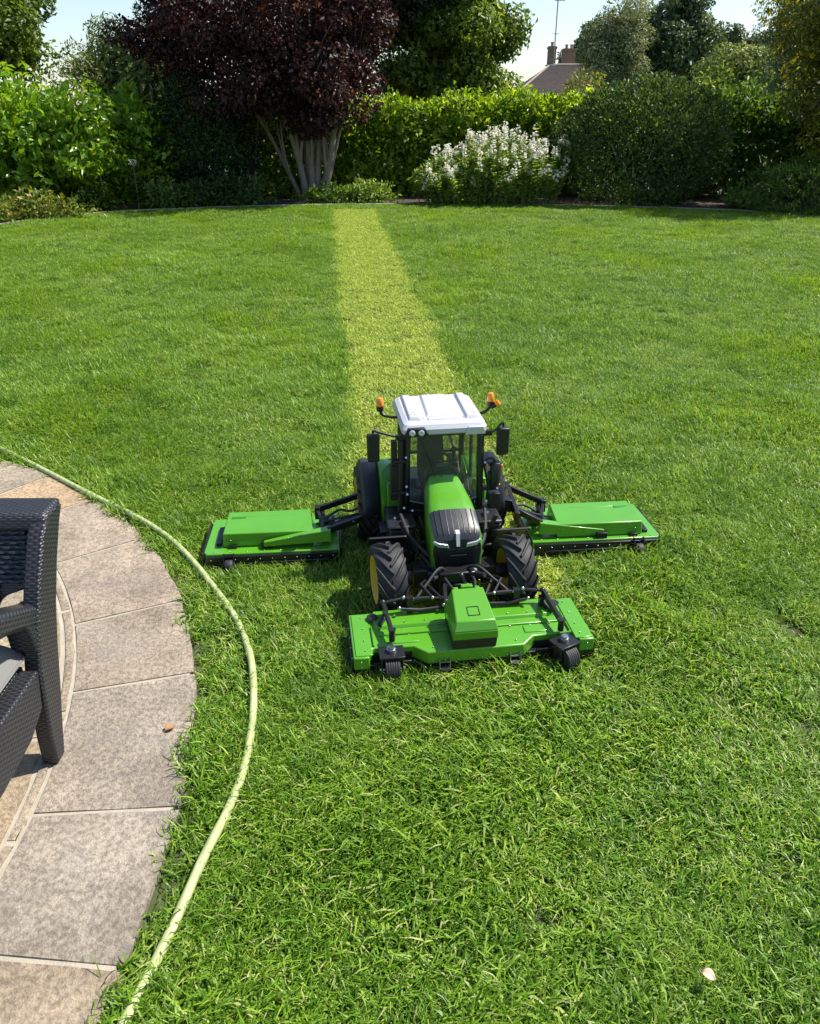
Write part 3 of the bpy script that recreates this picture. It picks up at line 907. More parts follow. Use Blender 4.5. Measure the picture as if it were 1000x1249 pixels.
tree('far_tree', (17.6, 50, 0), [((17.2, 50, 3.6), (2.2, 1.8, 1.6)), ((19.2, 50, 3.9), (1.5, 1.4, 1.5))], 70, .55, .2, 190, LF_FAR, BARK_D,
     'low wide dark tree at the right of the far group', 'tree', 'far trees beyond the hedge', .25, seed=34)
tree('far_tree', (14.2, 38, 0), [((14.2, 38, 2.7), (1.9, 1.3, 1.1))], 50, .45, .15, 170, LF_OLIVE, BARK_D,
     'light green low tree in front of the far dark trees', 'tree', 'far trees beyond the hedge', .15, seed=35)
for i, (x, y, rx, rz, c, lb) in enumerate(((3.85, 19.2, 1.05, 1.13, LF_LIME, 'yellow green shrub top showing above the hedge under the roof'),
                               (4.9, 19.3, 1.0, 1.05, LF_OLIVE, 'pale green shrub top showing above the round bush'),
                               (6.6, 19.6, 1.2, 1.12, LF_TREE, 'mid green shrub top above the hedge to the right of the round bush'))):
    shrub('tall_shrub', (x, y, 0), (rx, .7, rz), .085, 5200, c, lb, 40 + i, group='shrubs behind the hedge', lump=.2)

# ------------------------------------------------------------------ hedges and shrubs
hedge('hedge', [(-1.3, 17.0), (1.5, 17.1), (4.4, 17.2)], 0, [1.66, 1.68, 1.72], 1.0, .10, 640, LF_HEDGE,
      'bright clipped hedge behind the white flowering shrub', 51, .11, .16, 'hedges along the garden end')
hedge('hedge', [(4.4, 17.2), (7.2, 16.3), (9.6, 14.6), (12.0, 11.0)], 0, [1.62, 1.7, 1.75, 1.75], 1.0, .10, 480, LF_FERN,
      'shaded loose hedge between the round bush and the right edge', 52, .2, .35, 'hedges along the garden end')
hedge('hedge', [(-12.0, 11.0), (-9.6, 14.2), (-6.3, 16.1), (-1.3, 17.0)], 0, [1.9, 1.8, 1.55, 1.66], 1.0, .11, 420, LF_HEDGE,
      'shaded hedge running behind the laurel and the purple maple', 53, .16, .3, 'hedges along the garden end')
tree('laurel_bush', (-6.55, 14.35, 0), [((-6.6, 14.35, 1.05), (1.55, .9, 1.05)), ((-5.5, 14.3, 1.0), (.55, .6, .8))], 95, .30, .135, 58, LF_LAUREL, BARK_D,
     'big bright yellow green laurel at the left edge of the garden', 'shrub', None, .07, 4, .5, 1.2, .9, .25, .1, 54, .46, .5, .12, 14, .12, 'foliage')
shrub('laurel_bush', (-4.95, 15.6, 0), (.75, .6, .95), .12, 2400, LF_LAUREL, 'smaller laurel in shade to the right of the bright laurel', 55, lump=.2, cz=.8, hollow=.5)
shrub('dark_bush', (-3.75, 15.9, 0), (.98, .75, 1.12), .065, 11000, LF_DARK, 'very dark rounded evergreen beside the purple maple', 56, lump=.08, cz=1.0)
shrub('round_bush', (4.12, 15.45, 0), (1.52, 1.2, 1.06), .085, 17000, LF_BOX, 'large dome shaped dark green clipped bush', 57, lump=.05, cz=.92, hollow=.3, upright=.5, aspect=.42)
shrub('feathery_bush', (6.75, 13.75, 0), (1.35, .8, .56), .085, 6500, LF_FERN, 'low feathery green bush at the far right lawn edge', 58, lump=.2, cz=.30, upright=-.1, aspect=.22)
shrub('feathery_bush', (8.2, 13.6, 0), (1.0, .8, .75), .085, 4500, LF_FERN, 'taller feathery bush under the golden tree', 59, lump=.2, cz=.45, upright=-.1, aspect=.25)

# purple maple with several pale stems
def maple():
    base = (-1.85, 16.0, 0)
    root = empty('purple_maple', base)
    tag(root, 'purple leaved maple with several pale stems and a wide crown', 'tree', 'trees behind the garden')
    g = np.random.default_rng(61); gr = random.Random(61)
    stems = [((-.17, .0), (-.92, .1, 1.45), .05), ((-.10, -.05), (-.55, -.1, 1.7), .072), ((-.03, .04), (-.28, .1, 1.9), .082), ((.03, -.07), (-.02, -.1, 1.9), .075),
             ((.09, .03), (.26, .15, 1.8), .07), ((.15, -.05), (.50, -.1, 1.75), .078), ((.19, .05), (.66, .1, 1.6), .05)]
    tops = []
    for (o, t, r) in stems:
        m_ = MB()
        pts = limb(m_, (o[0], o[1], -.06), t, r, r * .55, .11, gr, 8, 9)
        for k in range(2):
            q = pts[gr.randint(2, 4)]
            limb(m_, q, q + Vector((gr.uniform(-.35, .35), gr.uniform(-.2, .2), gr.uniform(.8, 1.2))), r * .5, .014, .10, gr, 6, 7)
        tops.append(pts)
        for k in range(3):
            e = Vector(t) + Vector((gr.uniform(-.9, .7), gr.uniform(-.7, .7), gr.uniform(.4, 1.6)))
            limb(m_, pts[gr.randint(5, 8)], e, r * .5, .012, .1, gr, 5, 6)
        m_.build('trunk', BARK, root, smooth=60)
    crowns = [((-2.55, 15.95, 3.45), (2.2, 1.7, 1.7)), ((-1.66, 15.5, 2.18), (1.12, 1.1, .92)), ((-3.9, 15.9, 2.75), (1.05, .95, .60)), ((-2.6, 15.4, 2.10), (1.10, .9, .62)), ((-1.2, 15.9, 3.2), (.9, 1.0, .9))]
    Pc, Rc = [], []
    for (c, r), k in zip(crowns, (92, 54, 30, 34, 26)):
        P, R = crown_clumps(c, r, k, .36, g, .5)
        Pc.append(P); Rc.append(R)
    P = np.concatenate(Pc); R = np.concatenate(Rc)
    p, d, nn, s, t = clump_leaves(P - np.array(base), R, 190 * (R / .36) ** 2, .078, .6, .45, .7, .35, g)
    leaf_mesh('crown', p, d, nn, s, LF_MAPLE, root, .6, tone=t)
    m_ = MB()
    for k in range(40):
        a = gr.choice(tops); i = gr.randrange(len(P))
        limb(m_, a[gr.randint(5, 8)], Vector(P[i]) - Vector(base), .028, .006, .1, gr, 5, 5)
    m_.build('branch', BARK, root, smooth=60)
maple()
def thin_stems():
    root = empty('thin_stemmed_shrub', (-2.95, 16.1, 0))
    tag(root, 'slim bare stemmed shrub in the shade left of the maple stems', 'shrub')
    gr = random.Random(5); g = np.random.default_rng(5)
    for t in ((-.5, 0, 1.5), (-.15, .1, 1.6), (.22, 0, 1.5)):
        m_ = MB(); limb(m_, (t[0] * .1, 0, -.05), t, .034, .014, .06, gr, 6, 7); m_.build('stem', BARK, root, smooth=60)
    P = np.array([(-.4, 0, 1.6), (0, .1, 1.7), (.25, 0, 1.6)]); 
    p, d, nn, s, t = clump_leaves(P, np.array([.35, .4, .35]), [260, 300, 260], .075, g=g)
    leaf_mesh('foliage', p, d, nn, s, LF_DARK, root, tone=t)
thin_stems()

# white flowering shrub: upright leafy stems ending in pale flower spikes
def flowering_shrub():
    base = (1.42, 15.15, 0)
    root = empty('flowering_shrub', base)
    tag(root, 'white flowering leafy shrub standing in front of the clipped hedge', 'shrub')
    g = np.random.default_rng(71); gr = random.Random(71)
    P, D, NN, Sz, PP, PD, PN, PS = [], [], [], [], [], [], [], []
    m_ = MB()
    for k in range(250):
        r_ = math.sqrt(g.random()); a_ = g.random() * 2 * PI
        x = 1.24 * r_ * math.cos(a_) - .04; y = .62 * r_ * math.sin(a_)
        dome = math.sqrt(max(.02, 1 - ((x - .22) / 1.62) ** 2 - (y / .85) ** 2))
        hgt = (.16 + 1.02 * dome * (1.0 if x > -.35 else .84)) * (g.uniform(.66, 1.04) if y > -.1 else g.uniform(.38, .95))
        lean = np.array([x * .14 + g.normal() * .07, y * .3 - .03 + g.normal() * .05, 0])
        m_.tube([(x, y, -.02), (x + lean[0] * .5, y + lean[1] * .5, hgt * .5), (x + lean[0], y + lean[1], hgt)], [.007, .006, .004], 4, cap=False)
        n = 46
        t = g.random(n) ** .55
        p = np.stack([x + lean[0] * t, y + lean[1] * t, hgt * (.05 + .93 * t)], 1)
        a = g.random(n) * 2 * PI
        d = np.stack([np.cos(a), np.sin(a), .25 + .3 * g.random(n)], 1)
        P.append(p); D.append(d); NN.append(np.stack([-.4 * np.cos(a), -.4 * np.sin(a), np.ones(n)], 1) + g.normal(size=(n, 3)) * .4); Sz.append(.085 * (.6 + .7 * g.random(n)))
        if g.random() < .72 and x > -.95:
            nf = 26; t = g.random(nf)
            L_ = .09 + .13 * g.random()
            a = g.random(nf) * 2 * PI
            p = np.stack([x + lean[0] + .018 * np.cos(a) * (1 - t * .6), y + lean[1] + .018 * np.sin(a) * (1 - t * .6), hgt - .03 + L_ * t], 1)
            PP.append(p); d = np.stack([np.cos(a), np.sin(a), .3 + 0 * a], 1); PD.append(d)
            PN.append(g.normal(size=(nf, 3)) + np.array([0, 0, .6])); PS.append(.052 * (1 - .4 * t) * (.7 + .6 * g.random(nf)))
    nf = 3200
    dd = unit(nf, g)
    P.append(np.stack([1.28 * dd[:, 0] - .05, .55 * dd[:, 1], np.maximum(.04, .42 + .36 * dd[:, 2])], 1)); D.append(dd + unit(nf, g)); NN.append(dd + unit(nf, g) * .7 + np.array([0, 0, .5])); Sz.append(.095 * (.6 + .7 * g.random(nf)))
    m_.build('stem', solid('green_stem', (.10, .15, .04), .6), root, smooth=60)
    leaf_mesh('foliage', *map(np.concatenate, (P, D, NN, Sz)), LF_FLOWER_SH, root, .42, g=g)
    leaf_mesh('flower_spike', *map(np.concatenate, (PP, PD, PN, PS)), PETAL, root, .9, g=g)
flowering_shrub()

# small plants along the edge
def foxglove(loc, h, seed, label, white=True):
    root = empty('border_plant', loc)
    tag(root, label, 'plant', 'small plants in the border')
    g = np.random.default_rng(seed)
    m_ = MB(); m_.tube([(0, 0, -.02), (.01, 0, h * .5), (.0, 0, h)], [.012, .010, .005], 6)
    m_.build('stem', BARK, root, smooth=60)
    P, D, NN, Sz = [], [], [], []
    for k in range(15):
        z = h * (.08 + .88 * k / 15)
        n = 8
        a = g.random(n) * 2 * PI
        P.append(np.stack([.01 * np.cos(a), .01 * np.sin(a), np.full(n, z)], 1))
        D.append(np.stack([np.cos(a), np.sin(a), .15 + .2 * g.random(n)], 1))
        NN.append(np.stack([-.3 * np.cos(a), -.3 * np.sin(a), np.ones(n)], 1) + g.normal(size=(n, 3)) * .25)
        Sz.append((.24 - .16 * k / 15) * h * (.75 + .5 * g.random(n)) * 1.1)
    leaf_mesh('foliage', *map(np.concatenate, (P, D, NN, Sz)), LF_FERN, root, .42, g=g)
    if white:
        n = 26; a = g.random(n) * 2 * PI
        p = np.stack([.03 * np.cos(a), .03 * np.sin(a), h * (.95 + .12 * g.random(n))], 1)
        leaf_mesh('flower', p, np.stack([np.cos(a), np.sin(a), .3 + 0 * a], 1), unit(n, g), np.full(n, .045), PETAL, root, .9, g=g)
foxglove((-4.62, 14.35, 0), .72, 81, 'tall leafy border plant with small white flowers on top')
foxglove((-5.08, 14.05, 0), .55, 82, 'shorter leafy border plant left of the white topped one', False)
LOW = [(-5.75, 12.95, .75, .26, LF_LIME, 'low yellow green plant with reddish tips beside the pale edging'),
       (-6.4, 12.4, .5, .2, LF_LIME, 'low pale plant at the far left end of the border'),
       (-4.2, 14.55, .5, .26, LF_FERN, 'grey green low plant beside the white topped border plant'),
       (-5.3, 14.2, .35, .22, LF_FERN, 'small grey green plant behind the pale edging'),
       (-3.1, 14.95, .62, .33, LF_BOX, 'dark spreading plant below the dark evergreen'),
       (-3.75, 14.75, .4, .26, LF_BOX, 'small dark plant left of the spreading one'),
       (-1.4, 15.35, .5, .20, LF_FERN, 'low green plant at the foot of the maple stems'),
       (-.75, 15.4, .45, .25, LF_FLOWER_SH, 'low light green plant near the end of the mown strip'),
       (5.9, 14.7, .4, .16, LF_FERN, 'small low plant in the gap right of the round bush')]
for i, (x, y, r, h, mt, lb) in enumerate(LOW):
    shrub('low_plant', (x, y, 0), (r, .32, h), .075, 1500, mt, lb, 90 + i, cat='plant', group='low plants along the lawn edge', lump=.25, cz=h * .5, stems=5, hollow=.7)

# ------------------------------------------------------------------ house beyond the hedge
BRICK = solid('chimney_brick', (.21, .145, .105), .9, noise=.35, nscale=4)
RENDER_W = solid('house_render', (.50, .46, .40), .9, noise=.1, nscale=2)
TILE = solid('roof_tile', (.235, .180, .150), .85, noise=.35, nscale=5)
RIDGE = solid('ridge_tile', (.33, .26, .21), .85, noise=.2, nscale=4)
hr = empty('house', (13.4, 73, 0))
tag(hr, 'brown tiled house roof with two brick chimneys beyond the hedge', 'house')
mb = MB(); mb.box((0, 0, 1.35), (9.6, 7.0, 2.7)); mb.build('wall', RENDER_W, hr)
ex, ey, ez, rx0, rx1, rz_ = 5.2, 3.9, 2.62, -2.15, 2.6, 4.72
mb = MB()
mb.add([(-ex, -ey, ez), (ex, -ey, ez), (ex, ey, ez), (-ex, ey, ez), (rx0, 0, rz_), (rx1, 0, rz_)], [(0, 1, 5, 4), (1, 2, 5), (2, 3, 4, 5), (3, 0, 4), (3, 2, 1, 0)])
roof = mb.build('roof', TILE, hr, smooth=0)
mb = MB()
for k in range(1, 26):       # tile courses: overlapping rows standing proud of the slope
    f = k / 26
    z = ez + (rz_ - ez) * f
    xl = -ex + (rx0 + ex) * f; xr = ex + (rx1 - ex) * f; y = -ey + ey * f
    mb.bar((xl, y - .01, z + .015), (xr, y - .01, z + .015), .05, .05)
    yb = ey - ey * f
    mb.bar((xl - .01, y, z + .015), (xl - .01, yb, z + .015), .05, .05)
tag(mb.build('tile_course', TILE, roof, smooth=0), kind='stuff')
mb = MB(); mb.tube([(rx0, 0, rz_ + .03), (rx1, 0, rz_ + .03)], .10, 8)
for a, b in (((-ex, -ey, ez), (rx0, 0, rz_)), ((ex, -ey, ez), (rx1, 0, rz_))): mb.tube([Vector(a) + Vector((0, 0, .03)), Vector(b) + Vector((0, 0, .03))], .09, 8)
mb.build('ridge', RIDGE, roof, smooth=50)
for i, (cx_, cy_, w, h) in enumerate(((-2.0, .3, .62, 1.35), (-.45, 1.4, 1.0, 1.25))):
    mb = MB(); mb.box((cx_, cy_, rz_ + h / 2 - .35), (w, w * .9, h + .7)); mb.box((cx_, cy_, rz_ + h - .12), (w + .12, w * .9 + .12, .14))
    ch = mb.build('chimney', BRICK, roof, smooth=0)
    mb = MB(); mb.box((cx_, cy_, rz_ + .02), (w + .2, w * .9 + .25, .10)); mb.build('flashing', solid('lead_flashing', (.45, .45, .46), .6), ch, smooth=0)
    for dx in (-.2, .2) if i else (0,):
        mb = MB(); mb.lathe([(0, .12), (.18, .11), (.24, .14), (.30, .13), (.30, .01)], (cx_ + dx, cy_, rz_ + h), 'Z', 12); mb.build('chimney_pot', RIDGE, ch)
for sx in (-3.2, -1.0, 1.2, 3.4):
    mb = MB(); mb.box((sx, -3.52, 1.5), (1.2, .08, 1.1)); w_ = mb.build('window', WHITE, hr)
    mb = MB()
    for px_ in (-.28, .28): mb.box((sx + px_, -3.57, 1.5), (.48, .03, .95))
    mb.build('pane', solid('window_glass', (.03, .035, .04), .08), w_)
ar = empty('aerial_mast', (11.55, 73.0, 5.7))
tag(ar, 'thin grey aerial mast rising from the left chimney', 'aerial')
mb = MB(); mb.cyl((0, 0, -1.2), (0, 0, 3.9), .05, 8); mb.build('mast', DULL_STEEL, ar)
mb = MB(); mb.cyl((-.25, 0, 1.2), (.3, 0, 1.2), .025, 6); mb.build('cross_arm', DULL_STEEL, ar)
mb = MB(); mb.cyl((-.25, 0, 3.45), (.55, 0, 3.45), .03, 6)
for k in range(4): mb.cyl((-.15 + .2 * k, -.35, 3.45), (-.15 + .2 * k, .35, 3.45), .02, 6)
mb.build('antenna', DULL_STEEL, ar)

# ------------------------------------------------------------------ wheels
def lug_mesh(R, half, drop, side, hgt, wid, ang_sweep):
    """one tread bar from the centre line out to the shoulder"""
    m_ = MB()
    secs = []
    for k in range(7):
        f = k / 6
        x = side * half * (-.06 + 1.08 * f)
        a = -ang_sweep * (f ** 1.25)
        rr = R - drop * abs(min(1, max(f, 0))) ** 3
        w = wid * (.85 + .45 * f)
        pts = []
        for da, dr in ((-w / 2 * 1.25, -.004), (w / 2 * 1.25, -.004), (w / 2 * .8, hgt), (-w / 2 * .8, hgt)):
            t = a + da / R
            pts.append((x, -(rr + dr) * math.sin(t), (rr + dr) * math.cos(t)))
        secs.append(pts)
    for i in range(6):
        A, Bq = secs[i], secs[i + 1]
        n = len(m_.v)
        m_.v += A + Bq
        m_.f += [tuple(n + q for q in f_) for f_ in ((0, 1, 5, 4), (1, 2, 6, 5), (2, 3, 7, 6), (3, 0, 4, 7))]
        m_.m += [0] * 4
    m_.add(secs[0], [(0, 1, 2, 3)]); m_.add(secs[-1], [(3, 2, 1, 0)])
    return m_

def tractor_wheel(parent, name, x, y, R, width, outer, nlug):
    w = empty(name, (x, y, R - .004), parent=parent)
    h = width / 2
    drop = R * .10
    rb = R - .011
    prof = [(-h * .72, R * .60), (-h * .92, R * .66), (-h * 1.0, R * .78), (-h * .98, rb - drop * 1.0), (-h * .8, rb - drop * .5), (-h * .4, rb - drop * .08), (0, rb),
            (h * .4, rb - drop * .08), (h * .8, rb - drop * .5), (h * .98, rb - drop), (h, R * .78), (h * .92, R * .66), (h * .72, R * .60)]
    mb = MB(); mb.lathe(prof, (0, 0, 0), 'X', 56); mb.build('tyre', RUBBER, w, smooth=50)
    o = outer
    rp = [(-o * h * .72, R * .615), (o * h * .30, R * .52), (o * h * .62, R * .56), (o * h * .80, R * .635), (o * h * .72, R * .64)]
    rim_prof = [(o * h * .96, R * .655), (o * h * .99, R * .645), (o * h * .90, R * .60), (o * h * .40, R * .54), (o * h * .22, R * .40), (o * h * .26, R * .22), (o * h * .40, R * .20), (o * h * .42, .001)]
    mb = MB(); mb.lathe(rim_prof, (0, 0, 0), 'X', 40)
    mb.lathe([(-o * h * .80, R * .65), (-o * h * .74, R * .60), (-o * h * .1, R * .5), (-o * h * .05, .001)], (0, 0, 0), 'X', 40)
    mb.build('rim', YELLOW, w, smooth=40)
    mb = MB()
    mb.cyl((o * h * .36, 0, 0), (o * h * .62, 0, 0), R * .15, 16)
    for k in range(8):
        a = k * PI / 4
        mb.cyl((o * h * .20, R * .30 * math.cos(a), R * .30 * math.sin(a)), (o * h * .34, R * .30 * math.cos(a), R * .30 * math.sin(a)), R * .035, 6)
    mb.build('hub', DULL_STEEL, w)
    protos = {}
    for sd in (-1, 1):
        lm = lug_mesh(rb, h, drop, sd, .0115, .0150 * R / .135, .66)
        for k in range(nlug):
            if k == 0:
                ob = lm.build('tread_lug', RUBBER, w, bevel=.0018, smooth=40, seg=1)
                protos[sd] = ob
            else:
                ob = link(protos[sd].copy(), w)
            ob.rotation_euler = (2 * PI * (k + (.5 if sd > 0 else 0)) / nlug, 0, 0)
    return w

# ------------------------------------------------------------------ tractor
T = empty('tractor', (TOX, TOY, 0), T_ROT)
tag(T, 'green scale model tractor with white cab roof and black nose', 'tractor')
FR, RR = .124, .152
for sx in (-1, 1):
    tractor_wheel(T, 'front_wheel', -.218 if sx < 0 else .207, .295, FR, .097, sx, 14).rotation_euler.z = math.radians(3.5)
    tractor_wheel(T, 'rear_wheel', sx * .229, .82, RR, .104, sx, 17)

# chassis, axles, side boxes
mb = MB()
mb.box((0, .50, .125), (.12, .56, .085)); mb.box((0, .84, .16), (.16, .22, .14))
mb.cyl((-.20, .295, .12), (.20, .295, .12), .026, 14); mb.cyl((-.22, .83, .165), (.22, .83, .165), .038, 14)
mb.box((0, .30, .115), (.14, .09, .07)); mb.box((0, .245, .105), (.10, .07, .05))
for s in (-1, 1): mb.box((s * .115, .30, .125), (.05, .07, .065))
mb.build('chassis', BLACK_MT, T, bevel=.004)
for s in (-1, 1):
    mb = MB()
    mb.box((s * .150, .535, .155), (.085, .20, .13)); mb.box((s * .150, .485, .228), (.10, .10, .012)); mb.box((s * .155, .44, .12), (.075, .035, .06))
    mb.build('side_tank', BLACK_PL, T, bevel=.006)
    mb = MB()
    for k, z in enumerate((.07, .12, .17)): mb.box((s * (.205 - .006 * k), .56, z), (.05, .085, .008))
    for dy in (-.04, .04): mb.bar((s * .198, .56 + dy, .062), (s * .190, .56 + dy, .20), .008, .008)
    mb.build('step', BLACK_MT, T, bevel=.0015)
    mb = MB()
    for k in range(3): mb.cyl((s * .09 + s * .02 * k, .47, .10), (s * .085 + s * .02 * k, .40, .19 - .02 * k), .006, 8)
    mb.tube(catmull([(s * .06, .30, .17), (s * .10, .33, .20), (s * .13, .40, .215), (s * .15, .50, .25)], 5), .006, 8)
    mb.tube(catmull([(s * .05, .27, .12), (s * .09, .30, .175), (s * .12, .38, .18), (s * .12, .48, .2)], 5), .005, 8)
    mb.build('hydraulic_hose', RUBBER, T)
    # front mudguard plate
    mb = MB()
    rows = []
    for k in range(9):
        a = math.radians(28 + 46 * k / 8)
        r = FR + .016
        rows.append([(s * .212 + dx, .30 + r * math.cos(a), FR + r * math.sin(a) + (0 if abs(dx) < .055 else -.008)) for dx in (-.062, -.055, .055, .062)])
    mb.grid(rows)
    fo = mb.build('front_mudguard', FENDER, T, smooth=40)
    sd = fo.modifiers.new('thick', 'SOLIDIFY'); sd.thickness = .004
    mb = MB(); mb.bar((s * .12, .40, .16), (s * .165, .40, .275), .012, .012); mb.build('mudguard_bracket', BLACK_MT, T)

# hood
HST = [(.277, .071, .079, .256, .238, .128), (.286, .077, .084, .274, .252, .128), (.312, .079, .0855, .291, .264, .130), (.345, .079, .085, .307, .276, .134), (.375, .078, .084, .320, .288, .138),
       (.43, .073, .080, .338, .303, .145), (.50, .062, .071, .356, .320, .155), (.56, .054, .066, .369, .332, .165)]
def hood_sec(st, cx=.008):
    v, a, b_, zt, zs, zb = st
    L_ = [(-b_ * .92, zb), (-b_, zb + .03), (-b_ - .001, zs - .02), (-b_ + .001, zs), (-a, (zs + zt) / 2 + .004), (-a * .86, zt - .004), (-a * .5, zt), (-a * .17, zt + .0015)]
    pts = L_ + [(-x, z) for x, z in reversed(L_)]
    return [(cx + x, v, z) for x, z in pts]
secs = [hood_sec(s) for s in HST]
nS = len(secs[0])
mb = MB()
mb.grid(secs[4:]); 
mb.grid([s[:5] for s in secs[:5]]); mb.grid([s[11:] for s in secs[:5]])
mb.build('hood', G_PAINT, T, smooth=40)
mb = MB()
mb.grid([[Vector(p) + Vector((0, 0, .0005)) for p in s[4:12]] for s in secs[:5]])
cap = mb.build('nose_cap', HOOD_BLACK, T, smooth=50)
mb = MB()
for k in range(8):
    x = -.058 + .0166 * k
    pts = []
    for st in HST[1:5]:
        sc_ = st[1] / .0735
        zt = st[3] + .0008 if abs(x) < .05 else st[3] - .001
        pts.append((.008 + x * sc_, st[0], zt))
    mb.tube(pts, .0020, 6)
mb.build('rib', HOOD_BLACK, cap, smooth=60)
mb = MB()
mb.add(secs[0], [tuple(range(nS))])
fr_ = [Vector(p) for p in secs[0]]
mb.build('nose_panel', BLACK_PL, T, smooth=0)
mb = MB()
mb.hexa([(-.056, .273, .150), (.072, .273, .150), (.064, .278, .142), (-.048, .278, .142)], [(-.058, .273, .224), (.074, .273, .224), (.074, .278, .228), (-.058, .278, .228)])
for k in range(9): mb.box((.008, .2715, .156 + .0076 * k), (.120, .003, .0022))
mb.box((.012, .270, .205), (.055, .003, .002), mi=1)
mb.build('grille', [BLACK_MT, DULL_STEEL], T)
mb = MB(); mb.tube([(-.072, .281, .234), (-.068, .277, .17), (-.058, .275, .137)], .0022, 6); mb.tube([(.088, .281, .234), (.084, .277, .17), (.074, .275, .137)], .0022, 6)
mb.build('nose_trim', G_PAINT, T)
mb = MB()
for s in (-1, 1):
    q = [(.008 + s * .028, .2735, .232), (.008 + s * .064, .274, .238), (.008 + s * .081, .283, .250), (.008 + s * .075, .278, .257), (.008 + s * .062, .274, .251), (.008 + s * .032, .2735, .245)]
    mb = MB(); mb.hexa([Vector(p) + Vector((0, .006, 0)) for p in q], [Vector(p) + Vector((0, -.004, 0)) for p in q])
    hl = mb.build('headlight', LENS, T, bevel=.0012)
    mb = MB()
    for k in range(3): mb.cyl((.008 + s * (.038 + .012 * k), .2700, .2395 + .003 * k), (.008 + s * (.038 + .012 * k), .2685, .2395 + .003 * k), .0045, 10)
    mb.build('bulb', CHROME, hl)
    mb = MB(); mb.lathe([(0, .001), (0, .009), (.006, .0105), (.014, .009)], (.008 + s * .058, .264, .140), 'Y', 14); mb.build('work_lamp', LENS, T)
mb = MB()
bd = [(.258, .0025), (.264, .0025), (.286, .0025)]
mb.hexa([(.004, .274, .238), (.015, .274, .238), (.016, .285, .274), (.003, .285, .274)], [(.004, .268, .238), (.015, .268, .238), (.016, .280, .278), (.003, .280, .278)])
mb.hexa([(.003, .285, .274), (.016, .285, .274), (.016, .297, .281), (.003, .297, .281)], [(.003, .280, .278), (.016, .280, .278), (.016, .297, .2845), (.003, .297, .2845)])
mb.build('badge', WHITE, T)
mb = MB(); mb.box((.010, .262, .118), (.02, .012, .007)); mb.build('orange_reflector', RED_LENS, T)
mb = MB(); mb.box((.008, .275, .126), (.085, .02, .012)); mb.build('bumper', G_PAINT, T, bevel=.003)
# black cowl between hood and windscreen
mb = MB()
cow = hood_sec((.575, .060, .073, .384, .345, .17)); co0 = hood_sec((.548, .058, .070, .374, .336, .17)); co2 = hood_sec((.60, .056, .070, .378, .338, .17))
mb.grid([[Vector(p) + Vector((0, 0, .0015)) for p in s] for s in (co0, cow, co2)])
mb.build('cowl', BLACK_PL, T, smooth=50)

# cab
mb = MB()
for s in (-1, 1):
    x0 = .012 + s * .128
    mb.bar((x0 + s * .006, .578, .20), (x0, .572, .525), .020, .022)
    mb.bar((.012 + s * .118, .845, .26), (.012 + s * .118, .83, .53), .018, .022)
    mb.bar((.012 + s * .132, .72, .22), (.012 + s * .128, .715, .53), .010, .016)
    mb.bar((.012 + s * .130, .575, .215), (.012 + s * .122, .84, .25), .018, .022)
mb.bar((-.116, .57, .518), (.14, .57, .518), .02, .02); mb.bar((-.106, .84, .518), (.13, .84, .518), .02, .02); mb.bar((-.106, .845, .335), (.13, .845, .335), .012, .012)
mb.build('cab_frame', BLACK_PL, T, bevel=.003)
mb = MB(); mb.box((.012, .70, .215), (.25, .27, .03)); mb.box((.012, .585, .235), (.235, .02, .07)); mb.build('cab_floor', BLACK_PL, T, bevel=.004)
# windscreen, curved
mb = MB()
rows = []
for j in range(9):
    z = .268 + (.518 - .268) * j / 8
    rows.append([(.012 + .120 * t, .566 - .022 * (1 - t * t) * (1 - .35 * j / 8), z - .012 * (1 - t * t) * (1 - j / 8)) for t in [i / 8 - 1 for i in range(17)]])
mb.grid(rows); mb.build('windscreen', GLASS, T, smooth=60)
mb = MB(); mb.tube([Vector(p) + Vector((0, -.002, 0)) for p in rows[0]], .003, 6); mb.build('windscreen_seal', GREY_PL, T)
mb = MB(); mb.tube([(.05, .546, .285), (.00, .541, .37), (-.045, .549, .44)], .0022, 6); mb.tube([(-.02, .546, .36), (-.07, .555, .50)], .0016, 6); mb.build('wiper', BLACK_MT, T)
for s in (-1, 1):
    mb = MB(); mb.add([(.012 + s * .133, .585, .24), (.012 + s * .125, .83, .27), (.012 + s * .122, .825, .515), (.012 + s * .128, .582, .515)], [(0, 1, 2, 3)]); mb.build('door_glass', GLASS, T, smooth=0)
mb = MB(); mb.add([(-.10, .838, .34), (.124, .838, .34), (.122, .832, .512), (-.098, .832, .512)], [(0, 1, 2, 3)]); mb.build('rear_glass', GLASS, T, smooth=0)
# interior
mb = MB()
mb.box((.0, .715, .292), (.105, .10, .035)); mb.hexa([(-.052, .755, .30), (.052, .755, .30), (.052, .785, .30), (-.052, .785, .30)], [(-.046, .78, .455), (.046, .78, .455), (.046, .805, .455), (-.046, .805, .455)])
mb.hexa([(-.030, .782, .455), (.030, .782, .455), (.030, .806, .455), (-.030, .806, .455)], [(-.026, .785, .51), (.026, .785, .51), (.026, .808, .51), (-.026, .808, .51)])
mb.build('driver_seat', SEATM, T, bevel=.008)
mb = MB(); mb.box((.075, .725, .345), (.022, .10, .022)); mb.cyl((.07, .69, .35), (.07, .685, .40), .006); mb.ball((.07, .684, .405), .012); mb.box((.082, .77, .31), (.03, .08, .06)); mb.build('armrest', BLACK_PL, T, bevel=.003)
mb = MB(); mb.tube(bez((.062, .76, .44), (.085, .74, .40), (.088, .70, .345), 6), .006, 8); mb.tube(bez((.088, .70, .345), (.09, .68, .30), (.10, .65, .27), 6), .005, 8); mb.build('trim_rail', TAN, T)
mb = MB()
ring = [Vector((.008 + .040 * math.cos(t), .628 + .040 * math.sin(t) * .85, .385 + .040 * math.sin(t) * .5)) for t in [2 * PI * k / 24 for k in range(25)]]
